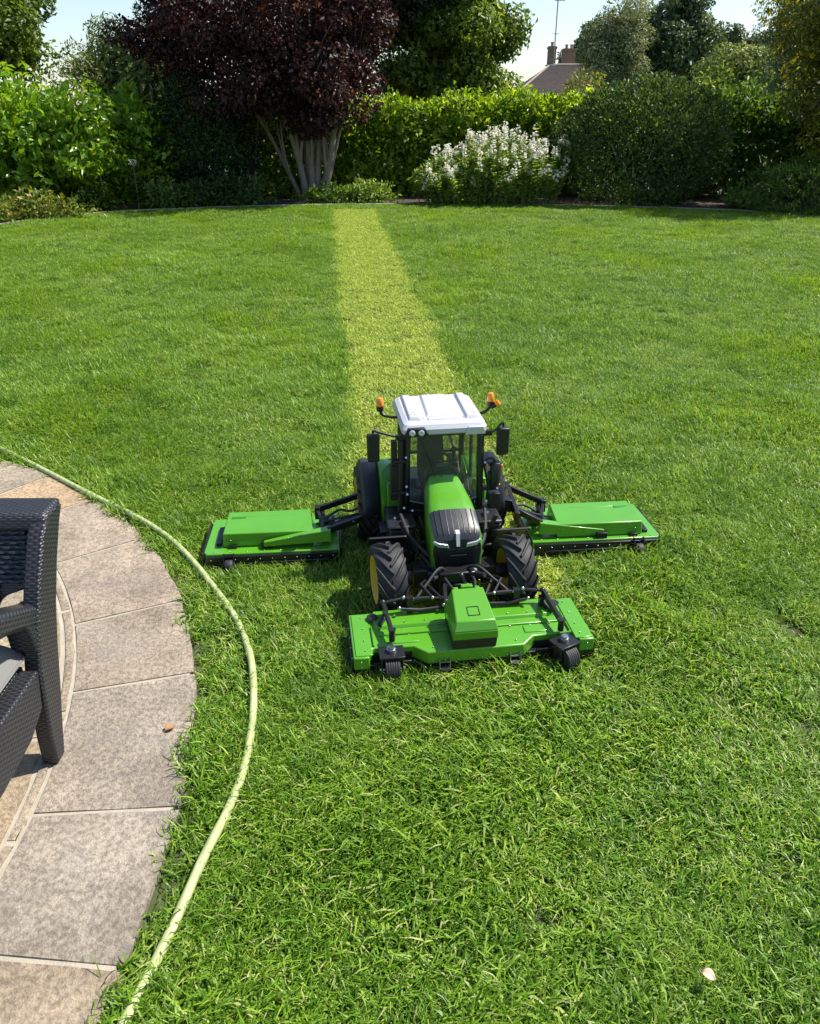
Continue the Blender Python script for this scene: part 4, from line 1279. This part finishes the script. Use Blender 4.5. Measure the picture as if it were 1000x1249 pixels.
mb.tube(ring, .0045, 8); mb.bar((-.03, .628, .385), (.046, .628, .385), .008, .004); mb.cyl((.008, .628, .385), (.008, .598, .30), .008)
mb.build('steering_wheel', BLACK_PL, T)
mb = MB(); mb.box((.008, .598, .325), (.075, .045, .10)); mb.box((.008, .594, .383), (.05, .03, .012), mi=1); mb.build('console', [BLACK_PL, GREY_PL], T, bevel=.004)
# roof
mb = MB()
def rloop(x, yf, yb, z, r, cx=.010):
    out = []
    for (qx, qy, a0) in ((cx + x - r, yb - r, 0), (cx - x + r, yb - r, 90), (cx - x + r, yf + r, 180), (cx + x - r, yf + r, 270)):
        for k in range(5):
            a = math.radians(a0 + 90 * k / 4)
            out.append((qx + r * math.cos(a), qy + r * math.sin(a), z))
    return out
loops = [rloop(.138, .548, .838, .520, .016), rloop(.146, .536, .846, .528, .02), rloop(.146, .536, .846, .543, .02), rloop(.139, .546, .838, .557, .022), rloop(.128, .560, .830, .5635, .02), rloop(.126, .563, .827, .565, .02)]
k_ = len(loops[0])
for a, b_ in zip(loops[:-1], loops[1:]):
    n0 = len(mb.v); mb.v += a + b_
    mb.f += [(n0 + i, n0 + (i + 1) % k_, n0 + k_ + (i + 1) % k_, n0 + k_ + i) for i in range(k_)]; mb.m += [0] * k_
mb.add(loops[-1], [tuple(range(k_))]); mb.add(loops[0], [tuple(reversed(range(k_)))])
roof_t = mb.build('cab_roof', WHITE, T, smooth=50)
mb = MB()
for s in (-1, 1): mb.hexa([(.010 + s * .074, .566, .5645), (.010 + s * .122, .572, .5645), (.010 + s * .118, .820, .5645), (.010 + s * .080, .820, .5645)], [(.010 + s * .082, .576, .576), (.010 + s * .115, .580, .576), (.010 + s * .112, .812, .576), (.010 + s * .088, .812, .576)])
mb.hexa([(-.047, .600, .5645), (.067, .600, .5645), (.058, .822, .5645), (-.038, .822, .5645)], [(-.038, .612, .573), (.058, .612, .573), (.050, .814, .573), (-.030, .814, .573)])
mb.hexa([(-.047, .566, .5645), (.067, .566, .5645), (.067, .590, .5645), (-.047, .590, .5645)], [(-.042, .572, .570), (.062, .572, .570), (.062, .585, .570), (-.042, .585, .570)])
mb.build('roof_panel', WHITE, roof_t, bevel=.0025)
mb = MB()
for p in ((-.10, .60), (.12, .60), (-.09, .62), (.105, .62), (-.06, .575), (.08, .575), (.01, .84), (-.105, .81), (.12, .81), (-.085, .60)): mb.ball((p[0], p[1], .5762 if abs(p[0] - .01) > .08 else .5705), .0026)
mb.build('roof_bolt', DULL_STEEL, roof_t)
mb = MB()
mb.hexa([(-.132, .533, .522), (-.046, .529, .522), (-.046, .546, .522), (-.132, .55, .522)], [(-.118, .531, .549), (-.060, .529, .549), (-.060, .546, .552), (-.118, .55, .552)])
hs_ = mb.build('lamp_housing', BLACK_PL, T, bevel=.002)
for x in (-.104, -.073):
    mb = MB(); mb.lathe([(0, .0005), (-.003, .006), (-.001, .0105), (.004, .0115)], (x, .529, .535), 'Y', 16); mb.build('lamp_lens', LENS, hs_)
mb = MB(); mb.hexa([(.078, .529, .520), (.148, .531, .520), (.148, .55, .520), (.078, .546, .520)], [(.088, .530, .547), (.141, .531, .547), (.141, .55, .550), (.088, .546, .550)]); mb.build('corner_lamp', LENS, T, bevel=.002)
# rear mudguards
for s in (-1, 1):
    for nm, mat_, xa, xb, r0, a0, a1 in (('rear_mudguard', FENDER, .206, .270, RR + .013, 8, 178), ('inner_mudguard', G_PAINT, .132, .205, RR + .014, 12, 188)):
        mb = MB()
        rows = []
        for k in range(15):
            a = math.radians(a0 + (a1 - a0) * k / 14)
            yy, zz = .82 + r0 * math.cos(a), RR + r0 * math.sin(a)
            rows.append([(s * xa, yy, zz), (s * (xb - .010), yy, zz), (s * xb, .82 + (r0 - .014) * math.cos(a), RR + (r0 - .014) * math.sin(a))])
        mb.grid(rows)
        if nm == 'inner_mudguard':     # inner wall down to the floor
            mb.grid([[(s * xa, .82 + r0 * math.cos(math.radians(a0 + (a1 - a0) * k / 14)), RR + r0 * math.sin(math.radians(a0 + (a1 - a0) * k / 14))) for k in range(15)],
                     [(s * xa, .82 + r0 * math.cos(math.radians(a0 + (a1 - a0) * k / 14)) * .9, .17) for k in range(15)]])
        o = mb.build(nm, mat_, T, smooth=45)
        sd = o.modifiers.new('thick', 'SOLIDIFY'); sd.thickness = .004
    mb = MB(); mb.box((s * .155, .632, .235), (.05, .012, .15)); mb.build('side_panel', G_PAINT, T, bevel=.003)
    mb = MB(); mb.ball((s * .165, .622, .285), .006); mb.build('indicator', RED_LENS, T)
# upright boxes and lamps beside the screen pillars
mb = MB()
mb.box((-.160, .585, .335), (.030, .035, .13)); mb.box((-.160, .585, .445), (.020, .03, .09)); mb.cyl((-.140, .57, .22), (-.138, .568, .50), .010, 12)
mb.box((-.143, .568, .30), (.06, .02, .012)); mb.box((-.143, .568, .42), (.04, .02, .012))
mb.build('air_intake', BLACK_PL, T, bevel=.003)
mb = MB()
mb.lathe([(-.052, .001), (-.052, .018), (-.046, .021), (.044, .021), (.050, .017), (.050, .001)], (.200, .575, .345), 'Z', 18)
mb.tube(catmull([(.155, .575, .395), (.175, .575, .41), (.193, .575, .405), (.196, .575, .39)], 4), .005, 8)
mb.tube([(.172, .57, .25), (.175, .57, .36), (.19, .57, .37)], .004, 8)
mb.box((.175, .578, .295), (.07, .02, .014)); mb.box((.165, .578, .39), (.05, .02, .014)); mb.box((.20, .578, .24), (.04, .03, .07)); mb.box((.165, .578, .17), (.05, .03, .05))
mb.build('silencer', BLACK_PL, T, bevel=.002)
mb = MB()
for p in ((-.122, .560, .435), (-.120, .560, .325), (-.118, .560, .295), (-.13, .555, .245), (.168, .560, .250), (.158, .562, .40), (.205, .556, .300), (-.10, .56, .23), (-.17, .50, .236), (.16, .50, .236)): mb.cyl(p, (p[0], p[1] - .004, p[2] + .002), .0042, 10)
mb.build('bolt_head', CHROME, T)
mb = MB()
for x, z in ((.165, .392), (.212, .312), (.218, .385)): mb.ball((x, .560, z), .005)
mb.build('side_reflector', RED_LENS, T)
# mirrors
for s, cx_ in ((-1, -.232), (1, .222)):
    x0 = .012 + s * .128
    mb = MB(); mb.tube(catmull([(x0, .570, .508), (x0 + s * .045, .571, .512), (cx_ - s * .006, .575, .540 if s > 0 else .532), (cx_, .58, .525)], 5), .0042, 8); mb.box((x0 + s * .02, .571, .507), (.04, .014, .016))
    mb.build('mirror_arm', BLACK_MT, T)
    mb = MB()
    hx, hy, hz = .0225, .011, .050
    mb.hexa([(cx_ - hx * .92, .58 - hy, .470 - hz), (cx_ + hx * .92, .58 - hy, .470 - hz), (cx_ + hx * .92, .58 + hy, .470 - hz), (cx_ - hx * .92, .58 + hy, .470 - hz)],
            [(cx_ - hx, .58 - hy, .470 + hz), (cx_ + hx, .58 - hy, .470 + hz), (cx_ + hx, .58 + hy, .470 + hz), (cx_ - hx, .58 + hy, .470 + hz)])
    mr = mb.build('mirror', BLACK_PL, T, bevel=.005)
    mb = MB(); mb.box((cx_, .58 + hy + .001, .47), (.038, .002, .088)); mb.build('mirror_glass', CHROME, mr)
# beacons
for s in (-1, 1):
    x1 = s * .198 + .004
    mb = MB(); mb.tube(catmull([(.010 + s * .142, .69, .536), (.010 + s * .165, .695, .536), (x1 - s * .008, .70, .545), (x1, .70, .566)], 5), .0058, 8); mb.cyl((x1, .70, .560), (x1, .70, .577), .0125, 12)
    bm_ = mb.build('beacon_arm', BLACK_MT, T)
    mb = MB(); mb.lathe([(0, .001), (0, .0125), (.004, .0135), (.020, .0128), (.029, .009), (.032, .001)], (x1, .70, .5772), 'Z', 16); mb.build('beacon', AMBER, T)
mb = MB(); mb.cyl((.206, .70, .553), (.222, .695, .566), .008, 10); mb.build('indicator_arm', BLACK_MT, T)
mb = MB(); mb.cyl((.222, .695, .566), (.231, .692, .574), .0115, 12); mb.build('indicator', AMBER, T)
# front linkage
mb = MB()
for s in (-1, 1):
    mb.tube([(s * .035, .265, .105), (s * .048, .20, .135), (s * .058, .115, .115)], .009, 10)
    mb.tube([(s * .075, .27, .12), (s * .105, .19, .15), (s * .07, .12, .14)], .006, 8)
    mb.ball((s * .058, .115, .115), .013); mb.ball((s * .105, .19, .15), .009)
mb.tube([(.005, .27, .135), (.005, .19, .175), (.005, .10, .19)], .006, 8); mb.ball((.005, .19, .175), .011)
mb.build('front_linkage', BLACK_MT, T)
mb = MB()
for s in (-1, 1):
    mb.tube(catmull([(s * .02, .268, .14), (s * .06, .22, .19), (s * .11, .17, .165), (s * .15, .13, .14)], 5), .0045, 8)
    mb.tube(catmull([(s * .03, .268, .12), (s * .045, .19, .165), (s * .035, .11, .175)], 5), .004, 8)
    mb.cyl((s * .06, .24, .15), (s * .085, .20, .165), .008, 10)
mb.build('hydraulic_pipe', RUBBER, T)

# ------------------------------------------------------------------ front mower
F_ = empty('front_mower', (TOX, TOY, 0), T_ROT)
tag(F_, 'wide green mower deck carried on the front of the tractor', 'mower', 'mower decks')
def deck_outline(k=0.0):
    h = [(0, -.078 + k), (.145, -.078 + k), (.182, -.040 + k * .5), (.300, -.034 + k * .5), (.312, -.045), (.316, -.078 + k), (.362 - k, -.078 + k), (.362 - k, .148 - k)]
    right = h
    left = [(-x, y) for x, y in reversed(h[1:])]
    return right + left
ol = deck_outline(); ot = deck_outline(.004)
mb = MB(); mb.hexa([(x, y, .046) for x, y in ol], [(x, y, .088) for x, y in ol]); mb.build('deck', G_PAINT, F_, bevel=.0035, smooth=30)
mb = MB()
mb.box((0, .030, .0905), (.56, .020, .006)); mb.hexa([(-.29, .055, .0875), (.29, .055, .0875), (.29, .142, .0875), (-.29, .142, .0875)], [(-.285, .062, .097), (.285, .062, .097), (.285, .14, .099), (-.285, .14, .099)])
for s in (-1, 1):
    mb.box((s * .330, .035, .0895), (.050, .21, .004)); mb.box((s * .20, -.005, .0895), (.075, .035, .004)); mb.box((s * .298, .02, .0915), (.004, .10, .009))
mb.build('deck_panel', G_PAINT, F_, bevel=.002)
mb = MB()
for s in (-1, 1):
    mb = MB(); mb.lathe([(0, .001), (0, .017), (-.0012, .018)], (s * .290, .108, .1015), 'Z', 20); mb.build('hole_shade_disc', BLACK_PL, F_)  # flat black disc on the panel, painted shade in place of an opening
mb = MB()
mb.box((0, .04, .030), (.70, .20, .030)); mb.box((0, -.070, .034), (.29, .008, .030)); mb.box((-.338, -.06, .034), (.042, .03, .03)); mb.box((.338, -.06, .034), (.042, .03, .03)); mb.cyl((-.15, -.068, .022), (.15, -.068, .022), .004, 8)
for s in (-1, 1): mb.box((s * .366, .03, .045), (.006, .20, .05)); mb.box((s * .245, -.036, .045), (.12, .01, .05)); mb.bar((s * .19, -.06, .05), (s * .30, -.06, .05), .006, .006)
mb.build('skirt', BLACK_MT, F_, bevel=.001)
# gearbox cover
mb = MB()
mb.hexa([(-.070, -.074, .0885), (.060, -.074, .0885), (.062, .072, .0885), (-.066, .072, .0885)], [(-.070, -.078, .122), (.062, -.078, .122), (.062, .074, .122), (-.068, .074, .122)]); mb.build('gearbox_base', BLACK_PL, F_, bevel=.002)
mb = MB()
mb.hexa([(-.072, -.080, .1225), (.064, -.080, .1225), (.064, .076, .1225), (-.070, .076, .1225)], [(-.070, -.080, .150), (.063, -.080, .150), (.064, .078, .150), (-.070, .078, .150)])
mb.hexa([(-.070, -.080, .150), (.063, -.080, .150), (.064, .078, .150), (-.070, .078, .150)], [(-.060, -.066, .178), (.056, -.066, .178), (.046, .066, .208), (-.050, .066, .208)])
gb = mb.build('gearbox_cover', G_PAINT, F_, bevel=.003)
mb = MB()
c0 = Vector((-.003, -.028, .1875)); sl_ = Vector((0, .132, .030)).normalized()
for a, b_ in (((-.017, -1), (.017, -1)), ((.017, -1), (.017, 1)), ((.017, 1), (-.017, 1)), ((-.017, 1), (-.017, -1))):
    mb.tube([c0 + Vector((a[0], 0, 0)) + sl_ * .017 * a[1], c0 + Vector((b_[0], 0, 0)) + sl_ * .017 * b_[1]], .0012, 6)
mb.build('hatch', BLACK_MT, gb)
mb = MB(); mb.box((-.002, .076, .206), (.035, .016, .012)); mb.box((.03, .074, .20), (.014, .012, .010)); mb.box((-.036, .074, .20), (.014, .012, .010)); mb.build('latch', G_PAINT, gb, bevel=.001)
# castor arms and wheels
for s, ax, vf, yaw_, wx, wy in ((-1, -.243, -.012, 0.0, -.250, -.074), (1, .268, -.032, math.radians(24), .274, -.092)):
    mb = MB(); mb.bar((s * .255, .118, .142), (ax, vf, .128), .011, .020); mb.ball((s * .255, .118, .144), .010); mb.box((s * .25, .108, .105), (.016, .02, .05)); mb.bar((s * .25, .10, .11), (s * .272, .06, .098), .012, .02)
    mb.build('castor_arm', BLACK_MT, F_, bevel=.0015)
    mb = MB(); mb.cyl((ax, vf - .004, .098), (ax, vf - .004, .134), .0095, 12); mb.cyl((ax, vf - .004, .134), (ax, vf - .004, .138), .012, 12); mb.build('castor_post', BLACK_MT, F_)
    cw = empty('castor', (wx, wy, 0), yaw_, F_); cw.scale = (1.2, 1.18, 1.18)
    mb = MB(); mb.box((0, .012, .0725), (.062, .050, .006))
    for q in (-1, 1): mb.bar((q * .025, .006, .0725), (q * .025, 0, .033), .004, .022)
    mb.build('fork', BLACK_MT, cw, bevel=.001)
    mb = MB(); mb.cyl((0, .014, .0755), (0, .014, .084), .012, 14); mb.cyl((0, .014, .084), (0, .014, .090), .009, 14); mb.cyl((-.030, 0, .033), (.030, 0, .033), .0045, 8); mb.build('pivot', CHROME, cw)
    mb = MB()
    pr = [(-.0185, .012), (-.0185, .030), (-.017, .0325)]
    for k in range(6): x = -.0145 + .0058 * k; pr += [(x - .0022, .0335), (x + .0018, .0335), (x + .0022, .0315), (x + .0032, .0315)]
    pr += [(.0185, .030), (.0185, .012)]
    mb.lathe(pr, (0, 0, .033), 'X', 30); mb.build('tyre', RUBBER, cw, smooth=30)
    mb = MB(); mb.lathe([(-.0165, .013), (-.012, .001)], (0, 0, .033), 'X', 16); mb.lathe([(.0165, .013), (.012, .001)], (0, 0, .033), 'X', 16); mb.build('rim', BLACK_PL, cw)
# lift bar over the deck
for s in (-1, 1):
    mb = MB(); mb.tube([(s * .062, .126, .140), (s * .15, .130, .140), (s * .19, .128, .148), (s * .255, .120, .142)], .0052, 10); mb.cyl((s * .10, .130, .140), (s * .16, .130, .140), .0075, 12)
    mb.tube([(s * .07, .115, .112), (s * .14, .112, .110), (s * .20, .112, .120)], .006, 8); mb.box((s * .17, .124, .128), (.02, .02, .05))
    mb.tube([(s * .10, .128, .145), (s * .13, .165, .17), (s * .11, .20, .16)], .005, 8)
    mb.build('lift_bar', BLACK_MT, F_)
    mb = MB()
    for p in ((.162, .130, .140), (.098, .130, .140), (.19, .128, .150), (.205, .112, .122), (.065, .118, .118)): mb.ball((s * p[0], p[1] - .006, p[2] + .004), .0062)
    mb.build('lift_joint', CHROME, F_)
# little front rollers
for x in (-.095, .118):
    rl = empty('front_roller', (x, -.088, .030), 0, F_)
    mb = MB(); mb.cyl((-.0125, 0, 0), (.0125, 0, 0), .0115, 14); mb.build('tyre', RUBBER, rl)
    mb = MB()
    for q in (-1, 1): mb.bar((q * .0155, 0, -.002), (q * .0155, .006, .034), .003, .009); mb.ball((q * .0175, -.002, 0), .0042)
    mb.bar((-.0155, .004, .024), (.0155, .004, .024), .004, .004); mb.build('bracket', DULL_STEEL, rl)
def bolts(root, pts, name='bolt_head'):
    mb = MB()
    for p in pts: mb.ball(p, .0026, n=6)
    o = mb.build(name, CHROME, root); o['kind'] = 'stuff'
    return o
bp_ = [(x, -.0800, z) for x in np.linspace(-.13, .13, 8) for z in (.058,)] + [(s * .34, -.0800, z) for s in (-1, 1) for z in (.057, .074)] + [(s * .325, y, .0935) for s in (-1, 1) for y in (-.05, .0, .06, .12)]
bp_ += [(x, y, .0905) for x in np.linspace(-.25, .25, 9) for y in (.015, -.055) if abs(x) < .16 or y > 0] + [(s * .3645, y, z) for s in (-1, 1) for y in (-.05, .0, .05, .1) for z in (.05, .07)] + [(x, .072, .0995) for x in np.linspace(-.26, .26, 9)]
bolts(F_, bp_)

# ------------------------------------------------------------------ wing mowers
def wing(s, u0, v0, label, side, by):
    """s = +1: outer end towards +x"""
    x_, y_ = uvw(u0, v0)
    R_ = empty('wing_mower', (x_, y_, 0), STRIP_A)
    tag(R_, label, 'mower', 'mower decks')
    X_ = lambda v: s * v
    mb = MB()
    ol_ = [(-.245, -.140), (.235, -.140), (.247, -.120), (.240, .140), (-.245, .140)]
    lo = [(X_(x), y, .030) for x, y in ol_]; hi = [(X_(x), y, .066) for x, y in ol_]
    if s < 0: lo, hi = lo[::-1], hi[::-1]
    mb.hexa(lo, hi); mb.build('deck', G_PAINT, R_, bevel=.003)
    mb = MB()
    mb.box((0, -.146, .040), (.475, .012, .040)); mb.box((0, 0, .024), (.47, .26, .012)); mb.box((X_(.250), 0, .042), (.008, .25, .036)); mb.box((X_(-.250), 0, .042), (.008, .25, .036))
    mb.cyl((-.20, -.156, .034), (.20, -.156, .034), .0035, 8)
    mb.build('skirt', BLACK_MT, R_, bevel=.0012)
    # box cover
    mb = MB()
    b0, b1 = -.148, .182
    bl = [(X_(b0), by - .085, .0665), (X_(b1), by - .085, .0665), (X_(b1 + .008), by + .085, .0665), (X_(b0), by + .085, .0665)]
    tl = [(X_(b0), by - .083, .120), (X_(b1 - .004), by - .083, .120), (X_(b1 - .01), by + .083, .126), (X_(b0 + .01), by + .083, .126)]
    if s < 0: bl, tl = bl[::-1], tl[::-1]
    mb.hexa(bl, tl); cv = mb.build('cover', G_PAINT, R_, bevel=.0035)
    mb = MB(); mb.box((X_(.13), by + .035, .1235), (.055, .016, .004), M=Matrix.Rotation(.036, 3, 'X')); mb.build('recess_shade_plate', solid('recess_shade_green', (.02, .16, .006), .45), cv, bevel=.0018)  # raised plate; its darker green puts the shade of a handle slot into colour
    mb = MB(); mb.box((X_(.03), by + .045, .1237), (.20, .006, .003), M=Matrix.Rotation(.036, 3, 'X')); mb.box((X_(.02), by - .084, .094), (.30, .003, .003)); mb.build('cover_rib', G_PAINT, cv, bevel=.001)
    for hc, hs in (((X_(.198), by - .01, .072), (.018, .13, .012)), ((X_(.145), by - .094, .072), (.03, .012, .012)), ((X_(.02), by - .098, .078), (.04, .016, .022))):
        mb = MB(); mb.box(hc, hs); mb.build('hinge', BLACK_MT, R_, bevel=.001)
    # roller at the outer front
    rl = empty('front_roller', (X_(.155), -.170, .032), 0, R_); rl.scale = (1.25, 1.25, 1.25)
    mb = MB(); mb.lathe([(-.011, .006), (-.011, .017), (-.008, .019), (.008, .019), (.011, .017), (.011, .006)], (0, 0, 0), 'X', 18); mb.build('tyre', RUBBER, rl)
    mb = MB()
    for q in (-1, 1): mb.bar((q * .0145, 0, 0), (q * .0145, .014, .034), .003, .010); mb.ball((q * .017, -.003, 0), .0048)
    mb.bar((-.0145, .012, .030), (.0145, .012, .030), .008, .004); mb.build('bracket', BLACK_MT, rl)
    # green carrying arm, then black bars to the tractor
    mb = MB()
    a0, a1 = Vector((X_(.03), -.112, .090)), Vector((X_(-.215), -.095, .118))
    mb.hexa([a0 + Vector((0, -.012, -.010)), a1 + Vector((0, -.020, -.035)), a1 + Vector((0, .028, -.035)), a0 + Vector((0, .012, -.010))] if s < 0 else [a0 + Vector((0, .012, -.010)), a1 + Vector((0, .028, -.035)), a1 + Vector((0, -.020, -.035)), a0 + Vector((0, -.012, -.010))],
            [a0 + Vector((0, -.008, .006)), a1 + Vector((0, -.016, .012)), a1 + Vector((0, .024, .012)), a0 + Vector((0, .008, .006))] if s < 0 else [a0 + Vector((0, .008, .006)), a1 + Vector((0, .024, .012)), a1 + Vector((0, -.016, .012)), a0 + Vector((0, -.008, .006))])
    mb.bar((X_(-.10), .0, .075), (X_(-.235), .02, .085), .05, .016)
    mb.build('carrying_arm', G_PAINT, R_, bevel=.002)
    far = -.385 if s < 0 else -.30
    mb = MB()
    mb.bar((X_(-.205), -.092, .120), (X_(far), -.06, .165), .016, .024); mb.bar((X_(-.16), .055, .132), (X_(far), .085, .190), .014, .022)
    mb.bar((X_(-.22), -.02, .098), (X_(far), .0, .150), .018, .018); mb.bar((X_(far) , -.10, .15), (X_(far), .12, .18), .016, .045)
    mb.bar((X_(-.165), .05, .13), (X_(-.20), -.06, .10), .012, .012); mb.bar((X_(-.225), .05, .10), (X_(-.20), -.08, .115), .010, .014)
    mb.bar((X_(far), .0, .16), (X_(far - .13), .05, .165), .05, .05)
    mb.box((X_(-.19), .03, .088), (.04, .05, .04)); mb.box((X_(-.165), .06, .120), (.02, .03, .05)); mb.cyl((X_(-.185), -.05, .108), (X_(-.185), .06, .120), .009, 12)
    mb.build('lift_linkage', BLACK_MT, R_, bevel=.0015)
    mb = MB(); mb.tube(catmull([(X_(-.20), .02, .115), (X_(-.25), .03, .140), (X_(-.30), .01, .145), (X_(far), .03, .18)], 5), .005, 8); mb.tube(catmull([(X_(-.16), .0, .10), (X_(-.22), -.03, .130), (X_(far), -.02, .16)], 5), .004, 8); mb.build('hydraulic_hose', RUBBER, R_)
    pts = [(X_(x), -.1535, .048) for x in np.linspace(-.22, .22, 11)] + [(X_(.2475), y, .05) for y in np.linspace(-.1, .1, 5)] + [(X_(x), -.128, .0672) for x in np.linspace(-.21, .21, 8)] + [(X_(.256), -.10, .05), (X_(.256), -.08, .035)]
    pts += [(X_(-.20), -.116, .132), (X_(-.06), -.113, .108), (X_(-.30), -.09, .150), (X_(-.19), .03, .115), (X_(b0 + .02), by - .086, .10), (X_(b1 - .03), by - .086, .095)]
    bolts(R_, pts)
    return R_
wing(-1, -.662, .735, 'green wing mower lying left of the tractor, nearer the hose', -1, -.005)
wing(1, .545, .712, 'green wing mower lying right of the tractor on open lawn', 1, -.028)

# ------------------------------------------------------------------ wicker armchair
def uv_box(o):
    me = o.data
    uvl = me.uv_layers.new(name='UVMap')
    for p in me.polygons:
        n = p.normal
        ax = max(range(3), key=lambda i: abs(n[i]))
        for li in p.loop_indices:
            c = me.vertices[me.loops[li].vertex_index].co
            uvl.data[li].uv = (c.y, c.z) if ax == 0 else ((c.x, c.z) if ax == 1 else (c.x, c.y))
CHX, CHY, CHZ = -1.21, 1.3, .0175
CH = empty('wicker_armchair', (CHX, CHY, CHZ))
tag(CH, 'black woven wicker armchair at the left edge of the patio', 'chair')
def cbuild(mb, name, bevel=.006):
    o = mb.build(name, WICKER, CH, bevel=bevel, smooth=40)
    uv_box(o); return o
def prism_x(prof, x0, x1):
    m_ = MB()
    m_.hexa([(x0, y - CHY, z) for y, z in prof], [(x1, y - CHY, z) for y, z in prof])
    return m_
POST = [(1.498, 0), (1.488, .10), (1.487, .20), (1.495, .30), (1.525, .40), (1.575, .50), (1.630, .59), (1.660, .615), (1.757, .615), (1.728, .58), (1.680, .50), (1.632, .40), (1.600, .30), (1.576, .20), (1.557, .10), (1.542, 0)]
for s in (1, -1):
    xo, xi = (.337, .296) if s > 0 else (-.337, -.296)
    o = cbuild(prism_x(POST, min(xo, xi), max(xo, xi)), 'rear_leg')
    for v in o.data.vertices:          # the leg tucks in slightly towards its foot and flares at the top
        v.co.x += s * (-.020 * (1 - min(1, v.co.z / .25)) + .010 * max(0, (v.co.z - .3) / .3))
# back panel with scooped lower corners
mb = MB()
def back_y(z): return 1.565 + (z - .30) * .43
out = [(-.296, .61), (.296, .61), (.296, .470), (.288, .455), (.265, .448), (.240, .440), (.215, .420), (.198, .385), (.190, .32), (-.190, .32), (-.198, .385), (-.215, .420), (-.240, .440), (-.265, .448), (-.288, .455), (-.296, .470)]
mb.hexa([(x, back_y(z) - .026 - CHY, z) for x, z in out], [(x, back_y(z) + .022 - CHY, z) for x, z in out])
cbuild(mb, 'backrest', .008)
mb = MB(); mb.hexa([(-.347, 1.648 - CHY, .588), (.347, 1.648 - CHY, .588), (.347, 1.738 - CHY, .588), (-.347, 1.738 - CHY, .588)], [(-.347, 1.662 - CHY, .630), (.347, 1.662 - CHY, .630), (.347, 1.762 - CHY, .630), (-.347, 1.762 - CHY, .630)])
cbuild(mb, 'top_rail', .012)
# woven strands across the front of the back
mb = MB()
for k in range(24):
    z = .335 + .0108 * k
    hw = .293 if z > .465 else (.225 if z > .43 else .185)
    pts = [(x, back_y(z) - .029 - CHY + .0028 * math.sin(x * 2 * PI / .032 + PI * k), z) for x in np.linspace(-hw, hw, 74)]
    mb.tube(pts, .0052, 5, cap=False)
o = mb.build('woven_strand', solid('wicker_strand', (.030, .031, .036), .34, noise=.2, nscale=40), CH, smooth=60); o['kind'] = 'stuff'
for s in (1, -1):
    xc = s * .303
    mb = MB()
    path = catmull([(xc, 1.62 - CHY, .385), (xc, 1.53 - CHY, .430), (xc, 1.44 - CHY, .475), (xc, 1.32 - CHY, .515), (xc, 1.18 - CHY, .535), (xc, 1.05 - CHY, .520), (xc, .975 - CHY, .45), (xc, .945 - CHY, .34), (xc, .95 - CHY, .17), (xc, .955 - CHY, 0)], 5)
    secs_ = []
    for i, p in enumerate(path):
        d = (path[min(i + 1, len(path) - 1)] - path[max(0, i - 1)]).normalized()
        n = Vector((0, -d.z, d.y))
        w, t = .033, .026
        secs_.append([p + Vector((a * w, 0, 0)) + n * b_ * t for a, b_ in ((-1, -.6), (-.7, -1), (.7, -1), (1, -.6), (1, .6), (.7, 1), (-.7, 1), (-1, .6), (-1, -.6))])
    mb.grid(secs_); mb.add(secs_[-1][:8], [tuple(range(8))])
    cbuild(mb, 'armrest', 0)
    cbuild(prism_x([(1.60, .43), (1.44, .462), (1.47, .445), (1.492, .42), (1.502, .39), (1.505, .345), (1.56, .33)], min(s * .272, s * .334), max(s * .272, s * .334)), 'arm_joint')
    sp_ = [(1.50, .300), (.955, .312), (.955, .19), (1.05, .165), (1.25, .160), (1.40, .172), (1.475, .205)]
    cbuild(prism_x(sp_, min(s * .285, s * .330), max(s * .285, s * .330)), 'side_panel')
mb = MB(); mb.box((0, 1.235 - CHY, .275), (.57, .56, .05)); cbuild(mb, 'seat')
mb = MB(); mb.box((0, .95 - CHY, .26), (.57, .04, .14)); cbuild(mb, 'front_rail')
# cushion lying in the seat
cu = MB()
rows = []
for j in range(15):
    t = j / 14 * 2 - 1
    row = []
    for i in range(15):
        q = i / 14 * 2 - 1
        e = (1 - abs(q) ** 7) * (1 - abs(t) ** 7)
        row.append((q * .297, t * .275, .080 * max(e, 0) ** .4 + .006 * math.sin(q * 9 + t * 5) * e))
    rows.append(row)
cu.grid(rows)
cu.grid([[(x, y, -.3 * z if z > 1e-4 else 0) for x, y, z in r][::-1] for r in rows])
co = cu.build('seat_cushion', CUSHION, smooth=60)
co.location = (CHX, 1.250, .0175 + .330)
tag(co, 'pale grey seat cushion lying in the black wicker armchair', 'cushion')
mb = MB()
mb.tube([(q * .297, -.275 if abs(q) <= 1 else 0, .0) for q in np.linspace(-1, 1, 9)], .004, 6); mb.tube([(.297, t * .275, 0) for t in np.linspace(-1, 1, 9)], .004, 6)
mb.build('piping', CUSHION, co)
